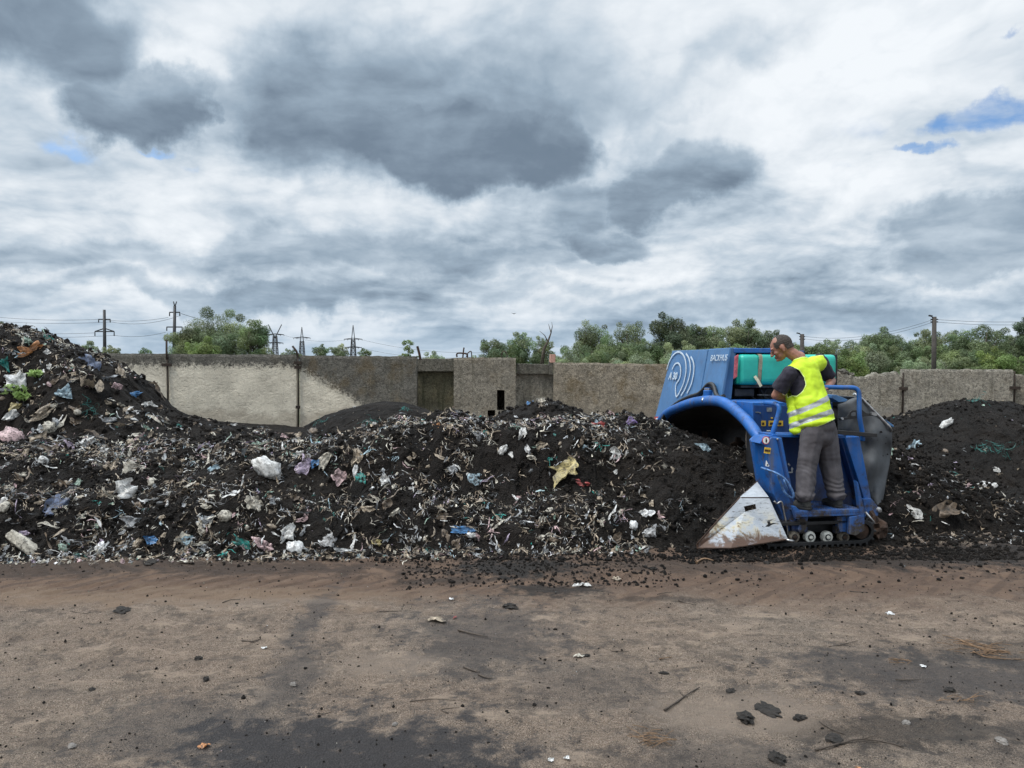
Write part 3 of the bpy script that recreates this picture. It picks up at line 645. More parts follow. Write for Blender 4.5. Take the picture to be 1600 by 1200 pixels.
NOTABLE = [
 (418, 737, 42, 26, 'bag', 'off white', 'biggest off-white bag, puffed up, high on the row below the second joint bar'),
 (88, 795, 24, 36, 'film', 'slate blue', 'crumpled slate blue cloth hanging low on the left part of the row'),
 (18, 690, 32, 28, 'bag', 'pale pink', 'pale pink and white knotted bag at the top of the row, by the left border'),
 (398, 796, 34, 26, 'film', 'cream', 'cream folded film with a pointed tail, low under the biggest white bag'),
 (464, 862, 28, 20, 'bag', 'white', 'clean white crumpled bag lying on the dirt at the foot of the row'),
 (449, 838, 26, 30, 'film', 'off white', 'off-white torn bag propped up just above the clean white bag'),
 (728, 831, 32, 12, 'film', 'blue', 'bright blue plastic sheet at the foot of the row below the concrete pier'),
 (743, 749, 20, 20, 'film', 'pale blue', 'smooth pale round film like a disc, halfway up the row below the pier'),
 (684, 670, 12, 18, 'film', 'orange', 'bright orange scrap at the crest of the row below the recessed wall'),
 (1102, 706, 18, 16, 'film', 'pale blue', 'pale blue crumpled scrap alone on the dark compost under the machine arch'),
 (1010, 803, 20, 12, 'film', 'white', 'white wrapper with an orange tint beside the arch of the machine'),
 (990, 830, 12, 14, 'bag', 'white', 'white cup with a red bottom at the foot of the row near the machine'),
 (1011, 834, 22, 15, 'film', 'silver', 'silver foil crumpled right of the white and red cup'),
 (935, 669, 20, 10, 'film', 'red', 'bright red scrap at the top of the row, left of the purple one'),
 (982, 660, 18, 13, 'film', 'purple', 'purple scrap on the crest of the row close to the machine'),
 (884, 737, 34, 28, 'film', 'yellow', 'torn yellow bag, the largest yellow piece, halfway up the row'),
 (908, 759, 24, 11, 'film', 'red', 'faded red strip of plastic just below the torn yellow bag'),
 (827, 633, 9, 9, 'film', 'blue', 'small light blue scrap on the very top of the mound behind the row'),
 (845, 628, 13, 8, 'film', 'cream', 'cream scrap sticking up from the top of the mound behind the row'),
 (46, 551, 12, 28, 'film', 'orange', 'orange rag hanging near the top of the tall rubbish mound'),
 (67, 648, 15, 34, 'film', 'beige', 'long beige cloth hanging down the shaded foot of the rubbish mound'),
 (30, 608, 36, 22, 'film', 'white', 'large torn white bag spread on the left of the rubbish mound'),
 (24, 636, 12, 16, 'film', 'yellow', 'yellow cup-like scrap on the rubbish mound under the green weed'),
 (20, 652, 12, 22, 'film', 'off white', 'off-white pointed scrap hanging below the yellow cup-like scrap'),
 (103, 622, 20, 18, 'film', 'pale blue', 'pale blue and pink folded film on the rubbish mound'),
 (10, 578, 20, 12, 'film', 'teal', 'teal scrap on the far left of the rubbish mound'),
 (44, 537, 14, 9, 'film', 'pale green', 'pale green scrap above the orange rag on the rubbish mound'),
 (74, 532, 10, 10, 'film', 'teal', 'small teal scrap on the top edge of the rubbish mound'),
 (141, 572, 32, 15, 'film', 'slate blue', 'long dark blue sheet lying along the edge of the rubbish mound'),
 (211, 620, 10, 20, 'film', 'blue', 'blue flap standing on the right shoulder of the rubbish mound'),
 (146, 646, 28, 8, 'net', 'teal', 'teal net scrap in the shaded lower part of the rubbish mound'),
 (145, 618, 30, 26, 'strip', 'beige', 'bundle of beige strips hanging from the ledge of the rubbish mound'),
 (209, 737, 30, 26, 'film', 'cream', 'cream film draped like a claw halfway up the row at the left'),
 (190, 772, 26, 30, 'film', 'off white', 'off-white bag with a pink knot low on the row at the left'),
 (210, 820, 32, 18, 'film', 'grey', 'flat grey clear film low on the row'),
 (352, 812, 18, 16, 'bag', 'cream', 'rounded cream cup half sunk in the lower row'),
 (42, 855, 54, 16, 'bag', 'cream', 'long cream roll with a round end lying at the left foot of the row'),
 (233, 846, 18, 13, 'film', 'blue', 'dull blue crumpled film at the foot of the row'),
 (384, 862, 26, 10, 'film', 'teal', 'teal blue film at the foot of the row left of the clean white bag'),
 (410, 860, 30, 12, 'film', 'pale pink', 'pinkish bunch of film touching the teal blue film'),
 (586, 852, 20, 9, 'film', 'yellow', 'small yellow scrap at the foot of the row'),
 (612, 844, 26, 6, 'strip', 'pale blue', 'straight white and pale blue tube at the foot of the row'),
 (541, 862, 36, 6, 'film', 'white', 'flat white film lying on the dirt beside the silver foil'),
 (514, 854, 24, 17, 'film', 'silver', 'silver foil ball at the foot of the row right of the clean white bag'),
 (566, 752, 14, 18, 'film', 'teal', 'teal knot in the middle of the row'),
 (556, 742, 10, 26, 'film', 'white', 'white pointed film hanging above the teal knot'),
 (529, 753, 24, 20, 'film', 'pale pink', 'pale pink film left of the teal knot'),
 (476, 738, 20, 28, 'film', 'lilac', 'lilac and salmon film right of the biggest white bag'),
 (491, 727, 9, 14, 'film', 'blue', 'small blue scrap against the lilac film'),
 (506, 718, 16, 26, 'film', 'cream', 'cream star-shaped film high on the row'),
 (560, 716, 16, 26, 'film', 'beige', 'beige looped film high on the row'),
 (1478, 664, 20, 9, 'bag', 'off white', 'pale flattened cap on the mound with the green net'),
 (1428, 699, 16, 9, 'film', 'pale blue', 'light blue scrap right of the grey curtain'),
 (1543, 705, 26, 22, 'net', 'teal', 'green net tangle in the middle of the mound at the right edge'),
 (1570, 712, 16, 34, 'net', 'teal', 'loose green net strands hanging down right of the net tangle'),
 (1524, 627, 26, 7, 'net', 'teal', 'pale green net on the top of the mound at the right edge'),
 (1536, 759, 16, 9, 'bag', 'off white', 'larger of two pale stones at the foot of the right mound'),
 (1553, 760, 9, 7, 'bag', 'off white', 'smaller of two pale stones at the foot of the right mound'),
 (1473, 808, 36, 20, 'film', 'brown', 'flat brown slab on the turned compost'),
 (1429, 811, 16, 20, 'film', 'off white', 'white folded scrap on the turned compost beside the curtain'),
 (578, 660, 26, 7, 'net', 'teal', 'teal net on the lower slope of the smooth mound'),
 (634, 641, 14, 10, 'net', 'teal', 'teal net knot near the top of the smooth mound'),
 (500, 661, 18, 8, 'net', 'teal', 'dark teal net on the left slope of the smooth mound'),
 (1185, 1, 1, 1, 'film', 'white', 'x')]
for a in NOTABLE[:-1]:
    put_scrap(*a[:6], label=a[6], clean=a[5] in ('white', 'orange', 'red', 'blue', 'off white'), name={'pale stones': 'stone'}.get(None) if 'stones' not in a[6] else 'stone', cat='stone' if 'stones' in a[6] else None)
# countable scraps: the largest 230 as objects of their own
def build_scraps():
    rg = np.random.RandomState(21)
    cw = ['cream'] * 7 + ['off white'] * 6 + ['beige'] * 7 + ['grey'] * 4 + ['brown'] * 4 + ['brown'] * 4 + ['pale pink'] * 2 + ['pale green', 'pale blue', 'lilac', 'white', 'dark grey', 'dark grey']
    n = 0
    while n < 430:
        r = rg.rand()
        if r < .66: px = rg.uniform(0, 1075); py = rg.uniform(672, 866)
        elif r < .77: px = rg.uniform(0, 760); py = rg.uniform(835, 868)
        elif r < .91: px = rg.uniform(0, 250); py = 520 + rg.rand() * 150 + px * .3
        elif r < .95: px = rg.uniform(1390, 1590); py = rg.uniform(700, 825)
        else: px = rg.uniform(60, 500); py = rg.uniform(655, 690)
        if any(abs(px - a[0]) < (a[2] * .5 + 7) and abs(py - a[1]) < (a[3] * .5 + 7) for a in NOTABLE): continue
        big = 8 + 13 * rg.rand() ** 1.8
        if px > 1000: big *= .7
        if 960 < px < 1100 and rg.rand() < .6: continue
        k = rg.rand(); asp = rg.uniform(.45, 1)
        if k < .40: kd, w_, h_ = 'film', big * asp * .8, big
        elif k < .92: kd, w_, h_ = 'strip', big * 1.7, big * rg.uniform(.16, .32)
        else: kd, w_, h_ = 'bag', big * .8, big * .8 * asp
        o = put_scrap(px, py, w_, h_, kd, cw[rg.randint(len(cw))], rz=rg.normal() * .8)
        if o is not None: n += 1
build_scraps()
ORD = ['first', 'second', 'third', 'fourth', 'fifth', 'sixth', 'seventh', 'eighth']
for lab, lst in GROUPCNT.items():
    if len(lst) > 1:
        lst.sort(key=lambda q: q[0])
        for i, (_, o) in enumerate(lst[:8]): o['label'] = ORD[i] + (' from left: ' if len(lab.split()) < 14 else ' ') + lab
def build_small_litter():
    """shreds too many and too small to count"""
    rg = np.random.RandomState(77); V = []; Fs = []; Cc = []; base = 0
    pal = [PAL[k] for k in ['cream'] * 9 + ['beige'] * 14 + ['brown'] * 16 + ['grey'] * 8 + ['off white'] * 6 + ['dark grey'] * 7 + ['pale pink', 'pale green', 'lilac', 'teal', 'pale blue', 'pale pink']]
    def region(n, fx, smin, smax, pstrip):
        X, Y = fx(n); Z = surf(X, Y); e = .06
        NX = -(surf(X + e, Y) - surf(X - e, Y)); NY = -(surf(X, Y + e) - surf(X, Y - e))
        return [(X[i], Y[i], Z[i], NX[i], NY[i], 2 * e, smin + (smax - smin) * rg.rand() ** 2.2, pstrip) for i in range(n)]
    def row(n):
        X = rg.uniform(-6.4, 2.9, n); t_ = rg.rand(n) ** .85
        return X, np.interp(X, [-4.5, 1.7], [6.68, 7.12]) + t_ * 1.7
    def patchy(pts, thr, s):
        pts = [p for p in pts if not (p[0] < -4.5 and p[1] > 11 and p[2] < 1.25 - .25 * math.sin(p[0] * 2.3) and rg.rand() < .8)]
        pts = [p for p in pts if not (.9 < p[0] < 3.2 and rg.rand() < min(.8, (p[0] - .9) * .7))]
        A = np.array([p[:3] for p in pts]); k = fbm(A[:, 0] * 1.6, A[:, 1] * 2.2 + A[:, 2] * 2, s, 3) > thr + rg.normal(size=len(A)) * .12; return [p for p, q in zip(pts, k) if q]
    pts = patchy(region(17500, row, .008, .070, .84), -.03, 4)
    pts += region(1500, lambda n: (rg.uniform(-6.2, 1.0, n), None) if 0 else (lambda X: (X, np.interp(X, [-4.5, 1.7], [6.66, 7.06]) + rg.normal(size=n) * .09 + .06))(rg.uniform(-6.2, 1.3, n)), .015, .075, .35)
    pts += region(2600, lambda n: (rg.uniform(-6.2, -1.6, n), rg.uniform(7.9, 9.6, n)), .008, .04, .3)
    pts += region(2600, lambda n: (rg.uniform(-6.4, -1.2, n), rg.uniform(6.9, 8.4, n)), .006, .045, .5)
    pts += region(900, lambda n: (rg.uniform(-1.7, 1.0, n), rg.uniform(8.0, 9.3, n)), .02, .085, .7)
    pts += patchy(region(7500, lambda n: (rg.uniform(-10.5, -4.2, n), 11.1 + 2.6 * rg.rand(n)), .012, .10, .45), -.05, 8)
    pts += region(1500, lambda n: (rg.uniform(-9.5, -3.2, n), rg.uniform(9, 11.8, n)), .012, .075, .3)
    pts += region(250, lambda n: (rg.uniform(-1.0, 2.2, n), rg.uniform(10.3, 11.8, n)), .02, .09, .5)
    pts += region(150, lambda n: (rg.uniform(-4.6, -.5, n), rg.uniform(13, 15, n)), .012, .045, .4)
    pts += region(1700, lambda n: (rg.uniform(3.4, 6.6, n), rg.uniform(7.4, 9.5, n)), .01, .07, .6)
    pts += region(230, lambda n: (rg.uniform(4.6, 9, n), rg.uniform(9.9, 12.6, n)), .01, .05, .3)
    pts += region(500, lambda n: (rg.uniform(4.2, 9, n), rg.uniform(7.2, 10.4, n)), .008, .05, .4)
    pts += region(900, lambda n: (rg.uniform(-5, 5, n), rg.uniform(2.8, 7.0, n)), .002, .010, .1)
    for (x, y, z, a, b, c, s, ps) in pts:
        nv = Vector((a, b, c)).normalized(); view = (Vector((0, 0, CAM_H)) - Vector((x, y, z))).normalized()
        if rg.rand() < ps: v, f = ribbon(rg, s * 1.8, s * rg.uniform(.10, .24), 5, 1.2)
        else: v, f = sheet(rg, s * .8 * rg.uniform(.3, .8), s * .8, .35, 3, 3)
        fr = np.array(frame((nv * .6 + view * .4).normalized(), rg.normal() * .8, rg.normal() * .35)); v = v @ fr.T
        v = v + np.array([x, y, z + .004]) + np.array(nv) * s * .08
        col = np.array(pal[rg.randint(len(pal))]) * rg.uniform(.7, 1.7) * (.55 if x > 1.2 and x < 3 else 1)
        if rg.rand() < .36 and s > .026:                      # matted bundles of shreds
            v0, f0 = v, f
            for q_ in range(rg.randint(2, 5)):
                v1, f1 = ribbon(rg, s * 1.5, s * .14, 5, 1.0); a_ = rg.normal() * .5; m2 = np.array(frame((nv * .6 + view * .4).normalized(), a_, rg.normal() * .3)); v1 = v1 @ m2.T + np.array([x + rg.normal() * s * .35, y, z + .012 + rg.normal() * s * .25]) + np.array(nv) * s * .15
                V.append(v1); Fs += [[i + base for i in q] for q in f1]; base += len(v1); Cc.append(np.tile(np.clip(col * rg.uniform(.7, 1.2), 0, .8), (len(v1), 1)))
        V.append(v); Fs += [[i + base for i in q] for q in f]; base += len(v); Cc.append(np.tile(np.clip(col, 0, .8), (len(v), 1)))
    o = meshobj('plastic_shreds', np.concatenate(V), Fs, M['litter'], smooth=False, cols=np.concatenate(Cc))
    tag(o, 'countless small shreds of plastic and fibre mixed through the compost', 'plastic shreds', kind='stuff')
build_small_litter()
def build_flying():
    rg = np.random.RandomState(3); ico = bmesh.new(); bmesh.ops.create_icosphere(ico, subdivisions=1, radius=1)
    bv = np.array([v.co[:] for v in ico.verts]); bf = np.array([[v.index for v in f.verts] for f in ico.faces]); ico.free()
    n = 2600; t_ = rg.rand(n) ** 1.1; X = 3.75 + 1.9 * t_ + rg.normal(size=n) * .10; Y = 8.75 + rg.normal(size=n) * .5
    Z = 1.0 - .62 * t_ - .30 * t_ * t_ + rg.normal(size=n) * .12 - np.abs(rg.normal(size=n)) * .16
    S = .004 + .017 * rg.rand(n) ** 3
    V = bv[None] * rg.uniform(.6, 1.4, (n, len(bv), 3)) * S[:, None, None] + np.stack([X, Y, Z], -1)[:, None]
    Fc = (bf[None] + (np.arange(n) * len(bv))[:, None, None]).reshape(-1, 3)
    o = meshobj('compost_spray', V.reshape(-1, 3), Fc, M['compost'])
    tag(o, 'black crumbs thrown up in the air behind the grey curtain of the machine', 'compost spray', kind='stuff')
build_flying()
# ================================================================== CONCRETE WALL
WY = 21.5
def wx(px): return W(px, 600, WY).x
def wz(py, Y=WY): return W(800, py, Y).z
def slab(name, px0, px1, t0, t1, mat, label, Y=WY, thick=.22, ragged=.012, z0=-.3, holes=(), bend=None, cat='wall panel', group=None, seed=0, parent=None):
    """upright slab with a chipped top edge; t0,t1 = picture heights of the top at its ends"""
    k = Y / WY; x0, x1 = wx(px0) * k, wx(px1) * k
    nx = max(6, int((x1 - x0) / .05)); xs = np.linspace(x0, x1, nx + 1)
    top = np.interp(xs, [x0, x1], [wz(t0, Y), wz(t1, Y)]) + fbm(xs * 5, xs * 0 + seed, seed, 4, .6) * ragged * 1.6 - np.abs(fbm(xs * 17, xs * 0, seed + 5, 3)) * ragged
    if bend: top = top + np.interp(xs, [wx(b[0]) * k for b in bend], [b[1] for b in bend])
    zs = np.linspace(0, 1, 34); vs = []; fs = []
    for side in (0, 1):
        for j, q in enumerate(zs):
            E = fbm(xs * 2.1 + seed, (z0 + (top - z0) * q) * 2.1, seed + 9, 4) * .022
            for i, x in enumerate(xs):
                z = z0 + (top[i] - z0) * q; e = E[i]
                ch = .02 * (j == len(zs) - 1)
                vs.append((x, Y + (thick - ch if side else e + ch), z))
    n1 = nx + 1; L = len(zs) * n1
    hz = [(wx(a) * k, wx(b) * k, wz(d, Y), wz(c, Y)) for a, b, c, d in holes]
    def inh(i, j):
        x = (xs[i] + xs[i + 1]) / 2; z = z0 + (top[i] - z0) * (zs[j] + zs[j + 1]) / 2
        return any(a < x < b and c < z < d for a, b, c, d in hz)
    for j in range(len(zs) - 1):
        for i in range(nx):
            a = j * n1 + i
            if not inh(i, j): fs.append((a, a + 1, a + n1 + 1, a + n1))
            fs.append((L + a + 1, L + a, L + a + n1, L + a + n1 + 1))
    for i in range(nx):
        a = (len(zs) - 1) * n1 + i; fs.append((a, a + 1, L + a + 1, L + a))
    for j in range(len(zs) - 1):
        a = j * n1; fs.append((a + n1, a, L + a, L + a + n1)); a += nx; fs.append((a, a + n1, L + a + n1, L + a))
    for a_, b_, c_, d_ in hz:                                  # reveals of the openings
        b = len(vs); y1 = Y + thick - .05
        for y in (Y + .0, y1):
            vs += [(a_ - .03, y, c_ - .05), (b_ + .03, y, c_ - .05), (b_ + .03, y, d_ + .05), (a_ - .03, y, d_ + .05)]
        fs += [(b, b + 1, b + 5, b + 4), (b + 1, b + 2, b + 6, b + 5), (b + 2, b + 3, b + 7, b + 6), (b + 3, b, b + 4, b + 7)]
    o = meshobj(name, vs, fs, mat, parent, smooth=False)
    if parent is None: tag(o, label, cat, group)
    return o
G = 'precast panels of the yard wall'
m_pale = concrete('pale_washed_concrete', line=(1.72, 0.0), ochre=.15)
m_pale2 = concrete('half_washed_concrete', line=(-1.9, -.60), ochre=.45, soft=.3)      # pale only below a falling diagonal
m_dark = concrete('lichen_concrete', (.25, .225, .18), ochre=.25)
m_ochre = concrete('ochre_stained_concrete', (.30, .26, .20), ochre=.55, moss=.25, line=(.42, 0.0), pale=(.20, .19, .165), palefac=.6)
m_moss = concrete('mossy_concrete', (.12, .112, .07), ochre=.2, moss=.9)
m_grey = concrete('grey_concrete', (.31, .285, .235), ochre=.15, moss=.35, line=(.5, 0), pale=(.25, .24, .22), palefac=.7)
m_block = concrete('weathered_block', (.14, .13, .105), ochre=.15, moss=.4)
slab('wall_panel', -260, 60, 551, 551, m_pale, 'pale wall panel mostly hidden behind the tall rubbish mound', group=G, seed=1)
slab('wall_panel', 63, 260, 551, 552.5, m_pale, 'pale wall panel rising from behind the right shoulder of the rubbish mound', group=G, seed=2)
slab('wall_panel', 264, 463, 553, 554, m_pale, 'pale wall panel with dark lichen top, between the two rusty joint bars', group=G, seed=3)
slab('wall_panel', 468, 651, 555, 557, m_pale2, 'wall panel pale below and dark above a slanting edge, left of the recessed wall', group=G, seed=4)
slab('wall_panel', 640, 716, 579, 579, m_moss, 'dark mossy recessed wall in the shade left of the concrete pier', Y=22.1, group=G, seed=5)
slab('wall_block', 649, 712, 560, 560, m_block, 'dark concrete block laid on the recessed wall left of the pier', Y=21.95, z0=wz(580, 21.95), thick=.5, cat='concrete block', group='loose blocks on the wall', seed=6)
slab('concrete_pier', 709, 806, 558.5, 558.5, m_dark, 'broad concrete pier with two tall dark slots, standing proud of the wall', Y=21.0, thick=1.2, holes=[(778, 789, 608, 640), (761, 773, 641, 668)], cat='pier', seed=7)
slab('wall_panel', 790, 872, 582, 582, m_grey, 'low wall panel capped by a dark block, right of the concrete pier', Y=21.9, group=G, seed=8)
slab('wall_block', 807, 857, 568, 569, m_block, 'long dark concrete block lying on the low wall right of the pier', Y=21.75, z0=wz(584, 21.75), thick=.45, cat='concrete block', group='loose blocks on the wall', seed=9)
slab('wall_block', 858, 864, 565, 566, m_block, 'narrow upright concrete stub between the long block and the ochre stained panel', Y=21.6, z0=wz(585, 21.6), thick=.4, cat='concrete block', group='loose blocks on the wall', seed=10)
slab('wall_panel', 865, 1044, 566, 569, m_ochre, 'wall panel with ochre and rust stains along its top, left of the blue machine', group=G, seed=11)
slab('wall_panel', 1047, 1228, 577, 579, m_grey, 'wall panel hidden behind the hood of the blue machine', group=G, seed=12)
slab('wall_panel', 1231, 1409, 583, 584, m_grey, 'cracked grey wall panel with a crumbling top behind the man', group=G, seed=13, ragged=.05, bend=[(1231, .0), (1310, .06), (1340, -.06), (1380, .02), (1400, .05), (1409, -.06)])
slab('wall_panel', 1412, 1583, 576.5, 577.5, m_grey, 'grey wall panel with sharp straight top above the mound with the green net', Y=21.45, group=G, seed=14)
slab('wall_panel', 1586, 1780, 585, 586, m_dark, 'lower dark wall panel at the right end', group=G, seed=15, ragged=.03)
M['rust_dark'] = simple('dark_rusty_steel', (.028, .019, .014), .9, .1, .4, 14, .4)
slab('wall_panel', 1783, 1975, 578, 578, m_grey, 'grey wall panel just beyond the right border', group=G, seed=16)
slab('wall_panel', 1978, 2180, 578, 579, m_dark, 'dark wall panel far beyond the right border', group=G, seed=17)
slab('wall_panel', -480, -263, 551, 551, m_pale, 'pale wall panel beyond the left border', group=G, seed=18)
def joint(px, y0, y1, label, clips=((574, 14),), top=None, rust='rust'):
    r_ = empty('joint_bar', W(px, 640, WY - .05)); r_.location.z = 0; bx = r_.location.x; by = r_.location.y
    tag(r_, label, 'joint bar', 'steel bars over the joints of the wall')
    m_ = MB(); m_.tube([(0, 0, wz(y1)), (.012, 0, wz((y0 + y1) / 2)), (0, 0, wz(y0))], .022, 6); m_.build('bar', M['rust_dark'], r_)
    for y, wpx in clips:
        m_ = MB(); m_.box((0, -.03, wz(y)), (wpx * .0179, .05, .085), rot=(0, R(2), 0)); m_.build('clamp', M['rust_dark'], r_, bevel=.006)
    if top:
        m_ = MB(); m_.tube([(0, 0, wz(y0) - .1), (top[0] * .0179, 0, wz(y0) + .05), (top[1] * .0179, .05, wz(top[2]))], .03, 6); m_.build('stub', M['rust_dark'], r_)
joint(262, 556, 651, 'rusty upright bar over the wall joint beside the rubbish mound', ((570, 15),), top=(-1, -2, 531))
joint(466, 552, 668, 'rusty upright bar with a lower clip over the joint left of the half pale panel', ((567, 12), (574, 10), (636, 7)), top=(-2, -9, 541))
joint(1410.5, 582, 652, 'thin rusty bar with a cross clamp over the joint right of the blue machine', ((607, 13),))
joint(1584.5, 580, 640, 'rusty bar with a clamp over the last wall joint at the right end', ((606, 16),))
def rebar(name, pts, r_, label, mat='rust', Y=21.6, closed=False):
    m_ = MB(); P = [W(a, b, Y) for a, b in pts]; O = P[0].copy()
    m_.tube(smooth_path([p - O for p in P], 5), r_, 6); o = m_.build(name, M[mat]); o.location = O; tag(o, label, 'steel bar')
rebar('rebar_stub', [(657, 562), (655, 552), (652, 541)], .035, 'leaning rusty steel stub on the wall left of the recessed wall')
rebar('rebar_loop', [(731, 560), (731, 552), (736, 549), (737, 556), (737, 561)], .014, 'small thin wire loop on the left of the pier top', Y=21.2)
rebar('rebar_loop', [(729, 558), (729, 553), (715, 552), (714, 558)], .022, 'flat bent steel bracket on the left corner of the pier top', Y=21.2)
rebar('rebar_loop', [(784, 560), (784, 552), (788, 549), (792, 553), (792, 560)], .012, 'thin round steel loop on the right of the pier top', Y=21.2)
rebar('rebar_stub', [(723, 560), (724, 550), (725, 543)], .02, 'short thin upright rod on the left of the pier top', Y=21.3)
b = MB(); b.box((0, 0, .12), (.15, .12, .24), rot=(0, .05, .2)); o = b.build('brick', simple('pink_brick', (.42, .24, .19), .9, 0, .2, 20, .4), bevel=.01)
o.location = (wx(863.5), WY + .15, wz(567)); tag(o, 'single pinkish brick standing on the wall between the long block and the ochre panel', 'brick')
def rubble():
    rg = np.random.RandomState(4)
    for i, (px, py, s) in enumerate([(1316, 577, 15), (1329, 580, 9), (1306, 579, 8), (1301, 574, 6)]):
        p = W(px, py, 21.62); v, f = ball(rg, s * .018, s * .018, s * .011, .5)
        o = meshobj('rubble_stone', v, f, m_block); o.location = (p.x, p.y, p.z - .12)
        tag(o, ['largest lump of rubble on the broken wall top right of the man', 'right-hand lump of rubble next to the largest one on the wall top', 'small lump of rubble left of the largest one on the wall top', 'smallest lump of rubble on the wall top beside the man\'s elbow'][i], 'rubble', 'rubble on the broken wall top')
rubble()
# asphalt-grey clearing is the ground itself
# ================================================================== TREES
def foliage(name, c):
    m_, t, b = material(name)
    P = t.new('ShaderNodeNewGeometry').outputs['Position']; a = t.new('ShaderNodeAttribute', attribute_name='Col').outputs['Color']
    n = t.noise(P, .8, 4, .6)
    col = t.mix(1.0, t.mix(t.ss(n, .3, .7), tuple(v * .75 for v in c), tuple(v * 1.25 for v in c)), a, 'MULTIPLY')
    t.put(b.inputs['Base Color'], col); b.inputs['Roughness'].default_value = .6
    tr = t.new('ShaderNodeBsdfTranslucent'); t.put(tr.inputs[0], t.v('SCALE', col, scale=1.3))
    mx = t.new('ShaderNodeMixShader'); mx.inputs[0].default_value = .25
    t.l.new(b.outputs[0], mx.inputs[1]); t.l.new(tr.outputs[0], mx.inputs[2]); t.l.new(mx.outputs[0], t.n['Material Output'].inputs[0])
    return m_
LEAF = {'willow': foliage('willow_leaves', (.15, .195, .10)), 'green': foliage('green_leaves', (.13, .18, .080)), 'dark': foliage('dark_leaves', (.09, .12, .065)), 'pale': foliage('pale_leaves', (.21, .255, .145)), 'fresh': foliage('fresh_leaves', (.155, .22, .07))}
M['bark'] = simple('bark', (.07, .055, .042), .9, 0, .4, 10, .5)
def tree(px, topy, wpx, Y, kind, label, name='tree', botf=.12, gap=.0, seed=0, lobes=None, cat='tree', group='trees beyond the wall', leaf=.0, trunk=True, dens=1.0):
    rg = np.random.RandomState(seed * 7 + 3)
    base = W(px, 575, Y); H = W(px, topy, Y).z; Wd = wpx / F_PX * Y
    r_ = empty(name, (base.x, Y, 0)); tag(r_, label, cat, group)
    nl = lobes or int(15 + 12 * min(1.5, Wd / H)); L = []; R0 = min(Wd, H * 1.1); hb = H * botf
    for i in range(nl):
        d = rg.normal(size=3); d /= np.linalg.norm(d); q = rg.rand() ** .45; s = rg.uniform(.11, .19) * R0
        x, y, z = d[0] * q * (Wd / 2 - s), d[1] * q * (Wd / 2 - s) * .8, hb + (H - hb) / 2 + d[2] * q * ((H - hb) / 2 - s)
        if z < H * .45: x *= 1.15
        L.append((x, y, z, s))
    for _ in range(4): a_ = rg.uniform(0, math.pi); s = rg.uniform(.05, .09) * R0; L.append((math.cos(a_) * Wd * .52, rg.normal() * .1 * Wd, hb + (H - hb) * (.5 + .5 * math.sin(a_)), s))
    for q in (-.22, .02, .2): L.append((q * Wd, 0, H - (.13 + abs(q) * .45 * rg.uniform(.6, 1.3)) * R0, .13 * R0))
    ls = leaf or max(.07, Y * .00135)
    V = []; Cc = []
    for (x, y, z, s) in L:
        n = int(dens * min(2700, 3.7 * s * s * 4 * math.pi / (ls * ls) * (1 - gap)))
        d = rg.normal(size=(n, 3)); d /= np.linalg.norm(d, axis=1)[:, None]
        nz = np.array([mnoise.noise(Vector(q * 2.6) + Vector((x, y, z))) for q in d[::1]])
        rad = s * (1 + .55 * nz) * rg.uniform(.55, 1.06, n) ** .5
        p = d * rad[:, None] * np.array([1.05, 1.05, .92]) + np.array([x, y, z])
        keep = p[:, 2] > .05; p = p[keep]; n = len(p)
        if kind in ('willow', 'pale'): p[:, 2] -= np.abs(rg.normal(size=n)) * s * .12
        # orient leaf sprays roughly outward/up
        u = rg.normal(size=(n, 3)); u /= np.linalg.norm(u, axis=1)[:, None]; v = np.cross(u, d[keep] + .35 * rg.normal(size=(n, 3))); v /= np.linalg.norm(v, axis=1)[:, None] + 1e-9
        sz = ls * rg.uniform(.5, 1.25, (n, 1)); 
        q0 = p - u * sz * .5; q1 = p + v * sz * .32; q2 = p + u * sz * .55; q3 = p - v * sz * .32
        V.append(np.stack([q0, q1, q2, q3], 1).reshape(-1, 3))
        br = rg.uniform(.62, 1.35) * rg.uniform(.7, 1.3, (n, 1)) * np.array([[rg.uniform(.9, 1.15), 1, rg.uniform(.8, 1.1)]])
        Cc.append(np.repeat(br, 4, 0))
    V = np.concatenate(V); Cc = np.concatenate(Cc); n = len(V) // 4
    o = meshobj('crown', V, np.arange(n * 4).reshape(-1, 4), LEAF[kind], r_, cols=Cc)
    if trunk:
        m_ = MB(); tr = max(.05, H * .022)
        for k in range(3 if H > 3.5 else 1):
            a = rg.uniform(0, 6.28); x1, y1 = math.cos(a) * Wd * .14, math.sin(a) * Wd * .12
            m_.tube([(0, 0, -.1), (x1 * .3, y1 * .3, H * .28), (x1, y1, H * .6), (x1 * 1.4, y1 * 1.4, H * .86)], [tr, tr * .8, tr * .45, tr * .12], 6)
            for q in range(5):
                f_ = rg.uniform(.3, .7); a2 = rg.uniform(0, 6.28); bl = Wd * rg.uniform(.15, .3)
                s_ = Vector((x1 * f_, y1 * f_, H * (.25 + f_ * .55)))
                m_.tube([s_, s_ + Vector((math.cos(a2) * bl * .5, math.sin(a2) * bl * .5, bl * .5)), s_ + Vector((math.cos(a2) * bl, math.sin(a2) * bl, bl * .9))], [tr * .4, tr * .25, tr * .06], 5)
        m_.build('trunk', M['bark'], r_)
    return r_
